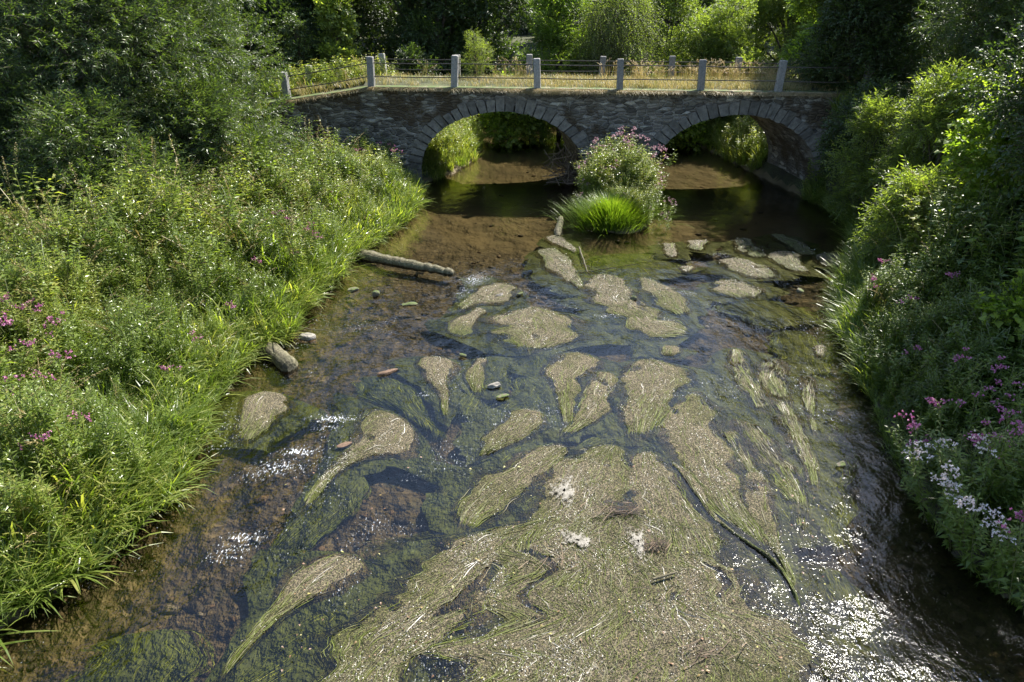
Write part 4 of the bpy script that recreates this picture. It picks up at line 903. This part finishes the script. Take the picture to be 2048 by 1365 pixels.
MATS = [
 ([(800,818,836,850),(756,823,840,878),(722,850,800,900),(690,900,740,912),(655,940,672,948),(600,1010,612,1022)], "heart shaped weed mat with a tail sweeping left, in mid stream", D, 1),
 ([(530,776,575,782),(490,798,574,815),(480,840,545,845),(462,885,505,888)], "mossy green weed clump by the left bank below the short log", D, .3),
 ([(850,706,895,710),(833,730,906,735),(850,752,893,762),(878,785,900,790),(886,835,893,840)], "small round weed mat with a thin tail left of the pale stone", D, .9),
 ([(955,712,980,714),(936,735,968,740),(930,762,960,770),(948,788,962,790)], "narrow weed tuft just above the pale stone", D, .6),
 ([(1050,611,1090,613),(1005,635,1130,635),(998,660,1162,668),(1020,685,1130,685),(1044,703,1085,703)], "broad kite shaped weed mat in the upper middle of the stream", D, 1),
 ([(1010,558,1050,578),(970,575,1010,600),(940,595,960,608),(908,618,918,624)], "weed mat streaming left below the end of the long log", D, .8),
 ([(960,612,977,618),(925,630,955,640),(900,650,938,660),(886,663,924,678)], "forked olive weed strand under the mat by the long log", D, .4),
 ([(1150,697,1187,703),(1110,715,1190,725),(1095,745,1165,760),(1115,790,1152,800),(1128,855,1142,855)], "tapering weed mat hanging below the kite shaped one", D, .8),
 ([(1200,735,1228,740),(1165,775,1228,780),(1155,820,1218,815),(1143,848,1190,845),(1120,872,1140,872)], "oval brown weed mat between two narrow blue channels", D, 1),
 ([(1275,710,1310,714),(1252,750,1388,752),(1258,800,1350,790),(1250,840,1322,835),(1258,878,1300,878)], "wide square shouldered weed mat in the centre of the stream", D, 1),
 ([(1385,773,1414,775),(1335,830,1425,830),(1328,870,1450,880),(1355,915,1478,950),(1395,975,1495,1000),(1450,1040,1520,1060),(1510,1085,1545,1110)], "long weed mat widening downstream right of the centre channel", D, 1),
 ([(1325,915,1350,920),(1350,935,1392,956),(1385,985,1420,1010),(1425,1040,1450,1055),(1480,1080,1500,1090),(1545,1118,1555,1125),(1575,1160,1582,1160),(1604,1230,1610,1230)], "thin winding weed strand ending in a long point at the right", D, .7),
 ([(1498,932,1522,934),(1480,975,1546,975),(1490,1030,1550,1030),(1528,1080,1558,1080),(1560,1122,1574,1120),(1592,1185,1600,1182)], "slim pale weed mat beside the dark water on the right", D, 1.1),
 ([(1525,710,1577,712),(1503,750,1572,760),(1530,790,1592,800),(1565,835,1602,850)], "wispy sparkling weed bed left of the right bank grass", "wisp", .6),
 ([(1597,743,1630,745),(1600,790,1634,790),(1615,840,1634,835),(1628,872,1638,872)], "narrow glittering weed streamer nearest the right bank", "wisp", .5),
 ([(1440,820,1520,840),(1480,900,1565,890),(1530,950,1602,945),(1575,1005,1622,1000),(1600,1075,1612,1075)], "loose bundle of pale weed strands in the glittering water", "wisp", .45),
 ([(1450,690,1490,690),(1455,740,1510,735),(1480,780,1530,775),(1520,830,1545,825)], "thin pale weed streamer starting in open water left of the wispy bed", "wisp", .3),
 ([(1540,820,1600,815),(1570,880,1625,870),(1600,930,1640,925),(1625,990,1642,985)], "glittering weed streamer that ends beside the right bank shadow", "wisp", .3),
 ([(1430,860,1470,850),(1460,910,1500,900),(1490,950,1520,945),(1540,1000,1560,990)], "slender weed streamer beside the loose bundle of pale strands", "wisp", .3),
 ([(1188,543,1232,546),(1180,580,1272,590),(1200,612,1302,620),(1252,640,1330,645)], "weed mat running down from the islet toward the brown ridge", D, 1),
 ([(1275,618,1250,632),(1310,634,1262,662),(1350,644,1310,674),(1386,660,1368,672)], "rusty brown ridge of weed under the upper mats", D, .7),
 ([(1270,548,1312,560),(1290,580,1347,580),(1320,612,1372,610),(1362,634,1380,628)], "slanting weed mat right of the one below the islet", D, .8),
 ([(1068,495,1095,493),(1090,525,1137,510),(1130,556,1150,540),(1165,582,1172,574)], "long tan weed strip on the left of the islet", D, .9),
 ([(1080,474,1102,469),(1105,486,1127,476),(1132,497,1143,490),(1150,506,1156,504)], "small weed strip beneath the tree stump", D, .7),
 ([(1372,480,1415,480),(1375,490,1412,492),(1385,500,1400,502)], "little floating weed pad right of the islet", D, .8),
 ([(1322,485,1352,485),(1326,500,1354,500),(1338,514,1352,515)], "small pad of weed touching the foot of the sedge", D, .6),
 ([(1465,476,1490,474),(1470,492,1520,492),(1500,515,1535,515)], "tan weed cushion in the upper right riffle", D, 1),
 ([(1525,466,1560,466),(1570,488,1610,490),(1610,512,1640,512)], "farthest slanting weed strip on the upper right", D, .9),
 ([(1545,500,1580,500),(1548,520,1605,520),(1590,545,1620,548)], "rounded weed cushion nearest the right bank below the farthest strip", D, 1),
 ([(1440,517,1485,514),(1462,535,1530,535),(1510,558,1562,556)], "long slanting weed strip left of the rounded cushions", D, .9),
 ([(1428,560,1475,556),(1430,577,1518,575),(1475,598,1515,595)], "isolated oval weed pad in the riffle on the upper right", D, .9),
 ([(1640,505,1672,503),(1632,520,1685,520),(1650,532,1675,533)], "weed tuft caught against the right bank", D, .8),
 ([(1358,532,1386,531),(1360,538,1386,538),(1364,543,1382,543)], "tiny weed pad in open water between islet and riffle", D, .8),
 ([(1320,692,1358,692),(1322,702,1358,704),(1330,712,1350,713)], "small pale weed pad right of the brown ridge", D, 1),
 ([(1630,690,1650,690),(1630,702,1650,702),(1634,714,1646,714)], "tiny tan weed tuft near the right bank grass", D, 1),
 ([(1050,812,1087,818),(1010,830,1094,848),(985,862,1062,872),(968,892,1020,888),(950,918,972,912)], "leaf shaped weed mat pointing down left in mid stream", D, 1),
 ([(1130,878,1148,893),(1060,905,1120,928),(990,940,1062,972),(930,985,1000,1022),(903,1052,945,1062)], "broad diagonal weed band above the dark pool", D, .9),
 ([(1200,880,1256,886),(1120,935,1257,960),(1085,1000,1245,1012),(1040,1062,1215,1072),(1030,1130,1215,1130)], "pinkish brown weed bed around the pale scum patches", D, 1),
 ([(1265,893,1312,898),(1262,960,1352,950),(1280,1012,1392,1012),(1300,1072,1425,1072),(1320,1130,1450,1130)], "weed bed between the narrow vertical channel and the winding channel", D, .9),
 ([(950,1052,1100,1055),(860,1108,1065,1150),(758,1190,1012,1238),(680,1268,885,1288),(628,1365,805,1345),(590,1450,780,1450),(540,1600,760,1600)], "left lobe of the huge weed bed in the foreground", D, 1),
 ([(1120,1010,1330,1010),(965,1052,1440,1058),(985,1160,1470,1110),(965,1252,1528,1200),(905,1312,1560,1280),(825,1370,1625,1365),(790,1470,1690,1470),(760,1640,1760,1640)], "huge foreground weed bed covering the bottom centre of the picture", D, 1),
 ([(690,1093,742,1110),(612,1118,738,1150),(560,1170,655,1190),(520,1240,562,1238),(470,1300,500,1296),(425,1365,440,1368)], "green weed mat with yellow leaves tapering to the bottom left", D, .3),
]
GREENS = [
 ([(700,1190,740,1200),(620,1222,685,1260),(550,1270,625,1312),(480,1330,545,1352),(420,1382,470,1392)], "green submerged weed beneath the tapering mat at bottom left"),
 ([(715,925,745,955),(640,985,690,1000),(600,1020,635,1050),(545,1082,562,1095)], "green submerged weed trailing from the heart shaped mat"),
 ([(1050,700,1095,700),(1055,740,1105,745),(1030,790,1098,800),(960,850,1030,850)], "submerged green weed under the kite shaped mat"),
 ([(1150,892,1165,905),(1180,868,1200,885),(1220,858,1235,878),(1262,868,1255,885)], "bright lime arc of weed just under the surface"),
 ([(1165,885,1240,890),(1125,930,1180,930),(1060,985,1125,985),(960,1058,1060,1052)], "dark green weed band in the trough beside the diagonal mat"),
 ([(1640,1118,1690,1130),(1645,1160,1722,1190),(1690,1225,1782,1280),(1742,1300,1842,1365)], "green submerged weed bed in the glitter at bottom right"),
 ([(1420,1065,1482,1080),(1500,1160,1562,1180),(1560,1250,1612,1270),(1620,1365,1662,1365)], "submerged green fringe along the right side of the huge weed bed"),
 ([(740,740,800,750),(745,780,830,800),(800,820,860,850)], "dim green weed around the flat brown stone"),
 ([(1180,505,1260,500),(1230,530,1330,520),(1290,560,1380,545)], "olive weed under clear water just below the islet"),
 ([(1450,850,1540,870),(1490,930,1590,940),(1560,1010,1640,1020)], "bluish green weed under the glittering strands"),
 ([(230,1260,340,1240),(210,1300,340,1300),(150,1365,300,1365)], "faint green weed on the bed at the bottom left corner"),
 ([(1440,740,1600,740),(1430,860,1640,860),(1500,960,1660,960),(1560,1080,1650,1080)], "broad bluish green weed bed under the glittering water on the right"),
 ([(1290,872,1345,872),(1340,930,1372,930),(1410,1000,1450,1000),(1470,1070,1500,1070)], "green weed in the winding channel right of centre"),
 ([(1400,560,1450,560),(1480,610,1560,605),(1560,650,1640,640)], "green weed streaming below the oval pad in the upper right riffle"),
 ([(980,700,1040,705),(940,760,990,765),(900,820,950,825)], "faint green weed sloping down left from the kite shaped mat"),
 ([(1380,1080,1440,1075),(1430,1140,1500,1130),(1480,1220,1560,1210)], "green weed between the huge bed and the long pointed strand"),
 ([(905,1050,960,1062),(850,1110,960,1120),(770,1200,840,1210),(690,1290,740,1300)], "olive weed fringe along the left edge of the huge weed bed"),
 ([(1090,780,1130,790),(1080,840,1125,850),(1020,890,1080,900),(960,940,1010,950)], "dark green weed trough left of the oval brown mat"),
 ([(1230,730,1258,735),(1228,790,1250,800),(1215,850,1250,860)], "narrow green weed between the oval mat and the square shouldered mat"),
 ([(1450,1000,1500,1000),(1470,1060,1530,1060),(1520,1110,1560,1110)], "green weed between the long mat and the slim pale mat"),
 ([(1560,650,1620,655),(1570,700,1640,700),(1580,740,1650,740)], "dark green weed under water near the right bank grass"),
 ([(1240,668,1260,672),(1275,685,1300,680),(1320,700,1345,690)], "short lime weed streak below the brown ridge"),
]
for e_, lab, kd, dn in MATS: mat_thing(e_, lab, kd, .036 if dn > .5 else .03, 1.0, bits=dn)
for e_, lab in GREENS: mat_thing(e_, lab, GR, .03, .8)

# pale dried scum patches and debris on the big bed
def patch(px, py, rx, ry, label):
    q = P(px, py); root = thing("scum_patch", (q[0], q[1], .05), label, "scum"); g = Geo(); n = 18
    th, rr = np.meshgrid(np.linspace(0, 2*pi, 49), np.linspace(0, 1, 9), indexing='ij'); w = 1+1.1*(vnoise(np.cos(th)*1.5+px, np.sin(th)*1.5+py, 1)-.5)
    X_ = np.cos(th)*rr*w*rx*1.6; Y_ = np.sin(th)*rr*w*ry*1.6; Z_ = .03*(1-rr**2)+.02*(vnoise(X_*12, Y_*12, 3)-.5)-.05*(rr > .95)
    grid(g, np.stack([X_, Y_, Z_], -1), rr); g.build("crust", M_scum, root, True)
patch(1128, 988, .17, .5, "large pale dried scum patch on the weed bed"); patch(1155, 1088, .2, .2, "roundish pale scum patch left of the twig pile"); patch(1276, 1090, .13, .27, "narrow pale scum patch right of the middle one")
def twigs(px, py, n, L, r_, label, spread=.3, z0=.05, ang=None, Y0=None, hz=.1):
    q = P(px, py) if Y0 is None else np.array(Y0); root = thing("twig_pile", (q[0], q[1], z0), label, "twigs"); g = Geo()
    for i in range(n):
        a = rng.random()*pi if ang is None else ang+rng.normal()*.5; c = rng.normal(size=2)*spread*[1, .5]; l = L*rng.uniform(.4, 1); b = rng.normal()*.15
        s = np.linspace(-.5, .5, 5); pts = np.stack([c[0]+cos(a)*l*s-sin(a)*b*l*s*s, c[1]+sin(a)*l*s+cos(a)*b*l*s*s, hz*rng.random()*(1+s*rng.normal())], -1); tube(g, pts, r_*rng.uniform(.5, 1), 4, rng.random())
    g.build("twigs", M_twig, root)
twigs(1240, 1028, 60, .45, .006, "arched pile of brown twigs caught on the weed bed", .18, ang=.2)
twigs(1312, 1098, 70, .25, .005, "dark tangle of twigs beside the narrow scum patch", .11)
twigs(1290, 1180, 14, .4, .005, "loose twigs scattered low on the huge weed bed", .35, ang=.3)
twigs(1400, 1305, 30, .35, .005, "brown twigs near the bottom edge on the weed bed", .22, ang=.2)
twigs(1130, 1130, 22, .4, .005, "thin curved twigs below the roundish scum patch", .25)
def stick(p0, p1, r0, r1, label, name="stick", mat=M_log, seg=8, rough=.0, n=10, z0=.0, z1=.0, cat="stick"):
    a = P(*p0); b = P(*p1); a[2] = z0; b[2] = z1; c = (a+b)/2; root = thing(name, c, label, cat); g = Geo(); s = np.linspace(0, 1, n)[:, None]
    pts = (a*(1-s)+b*s)-c; pts[1:-1] += rng.normal(size=(n-2, 3))*rough; rad = (r0*(1-s)+r1*s)[:, 0]*(1+.22*(vnoise(np.arange(n)*.35+p0[0], np.zeros(n), 3)-.5)+.02*rng.normal(size=n)); rad[0] *= .8; rad[-1] *= .55; tube(g, pts, rad, seg)
    ra = rng.random(seg); g.A[0][:n*seg] = np.tile(ra, n)*.8+.2*rng.random(n*seg); g.build("wood", mat, root, False); return root
stick((1305, 1168), (1352, 1155), .022, .018, "short pale stick lying on the weed bed", z0=.09, z1=.1)
L1 = stick((712, 512), (908, 548), .2, .12, "long half sunk log reaching from the left bank into the stream", "log", seg=20, rough=.016, n=34, z0=.07, z1=.0, cat="log")
L2 = stick((520, 693), (585, 740), .2, .2, "short thick pale log beside the left bank", "log", seg=20, rough=.016, n=16, z0=.12, z1=.04, cat="log")
L3 = stick((1121, 450), (1115, 472), .12, .14, "broken stump sticking out of the water left of the sedge", "stump", seg=12, rough=.02, n=8, z0=.25, z1=-.02, cat="stump")
stick((600, 672), (664, 668), .014, .008, "thin bare branch over the pale rock by the left bank", z0=.22, z1=.08, rough=.01)
stick((1158, 500), (1175, 545), .03, .018, "slim pale stick slanting through the weed left of the islet", z0=.1, z1=.0, rough=.01)
stick((1160, 545), (1300, 522), .02, .01, "thin submerged branch near the weed strip", z0=-.02, z1=-.03, rough=.01)

# stones that break the surface
def rock(px, py, w, h, label, mat, seed, hgt=.5):
    q = P(px, py); g = Geo(); V_, F_, A_, M_ = blob(seed, 3, .12, 1.0); sc = w/FPX*np.linalg.norm(q-[0, 0, CAM_H])*.5
    g.add(V_*[sc, sc*h, sc*hgt], F_, .5); o = g.build("rock", mat, None, False); o.location = (q[0], q[1], .02); o.rotation_euler = (0, 0, rng.random()*.6); tag(o, label, "rock")
rock(615, 678, 36, .7, "pale grey rock under the thin branch by the left bank", M_rock, 1, .7)
rock(992, 774, 36, .6, "pale wedge shaped rock in mid stream", M_rock, 2, .6)
rock(776, 746, 46, .35, "flat reddish brown rock left of the round weed mat", M_brownrock, 3, .3)
rock(703, 582, 30, .6, "mossy rock left of the two below the long log", M_mossrock, 4, .4)
rock(752, 592, 22, .8, "small upright mossy rock in the middle of three below the long log", M_mossrock, 5, .9)
rock(817, 610, 36, .5, "low mossy rock right of the other two below the long log", M_mossrock, 6, .3)
rock(1266, 600, 16, .7, "small black rock on the weed mat below the islet", M_mossrock, 7, .8)
rock(925, 713, 18, .7, "small black rock between the round mat and the narrow tuft", M_mossrock, 8, .6)
rock(1682, 931, 26, .5, "dark rock in the glittering water near the right bank", M_mossrock, 9, .5)
rock(1005, 795, 30, .5, "dark low rock just below the pale wedge shaped one", M_mossrock, 10, .25)
rock(1000, 592, 24, .5, "grey rock lying on the mat below the long log's end", M_rock, 11, .5)
rock(1040, 590, 22, .5, "dark flat rock at the right of the mat below the long log", M_mossrock, 12, .4)
rock(690, 890, 34, .6, "orange brown rock just under the foam in the left riffle", M_brownrock, 13, .15)
rock(1600, 583, 18, .8, "dark pointed rock in the upper right riffle", M_mossrock, 14, .8)

# fallen leaves on the weed and in the water
g = Geo(); k = 420; px_ = rng.uniform(560, 1650, k); py_ = rng.uniform(900, 1400, k); pos = np.array([P(a, b, .055) for a, b in zip(px_, py_)])
keep = fbm(pos[:, 0]*1.3, pos[:, 1]*1.3, 4) > .5; pos = pos[keep]; k = len(pos)
R3 = frame(rng.normal(size=(k, 3))*[1, 1, .15], rng.normal(size=k)*.25)*rng.uniform(.3, 1.2, k)[:, None, None]
g.scatter(leaf(.05, .035), pos, R3, rng.random(k)); o = g.build("fallen_leaves", M_fallen); tag(o, "yellow and brown fallen leaves strewn over the foreground weed", "leaves", kind="stuff")
# driftwood caught on the pier inside the left arch
u_, z_ = onface(1115, 345); q = B(uL1-.5, 1.0, 0)
twigs(0, 0, 90, 1.6, .02, "dark driftwood tangle caught against the pier inside the left arch", .45, .05, Y0=q, hz=1.3)
print("done")
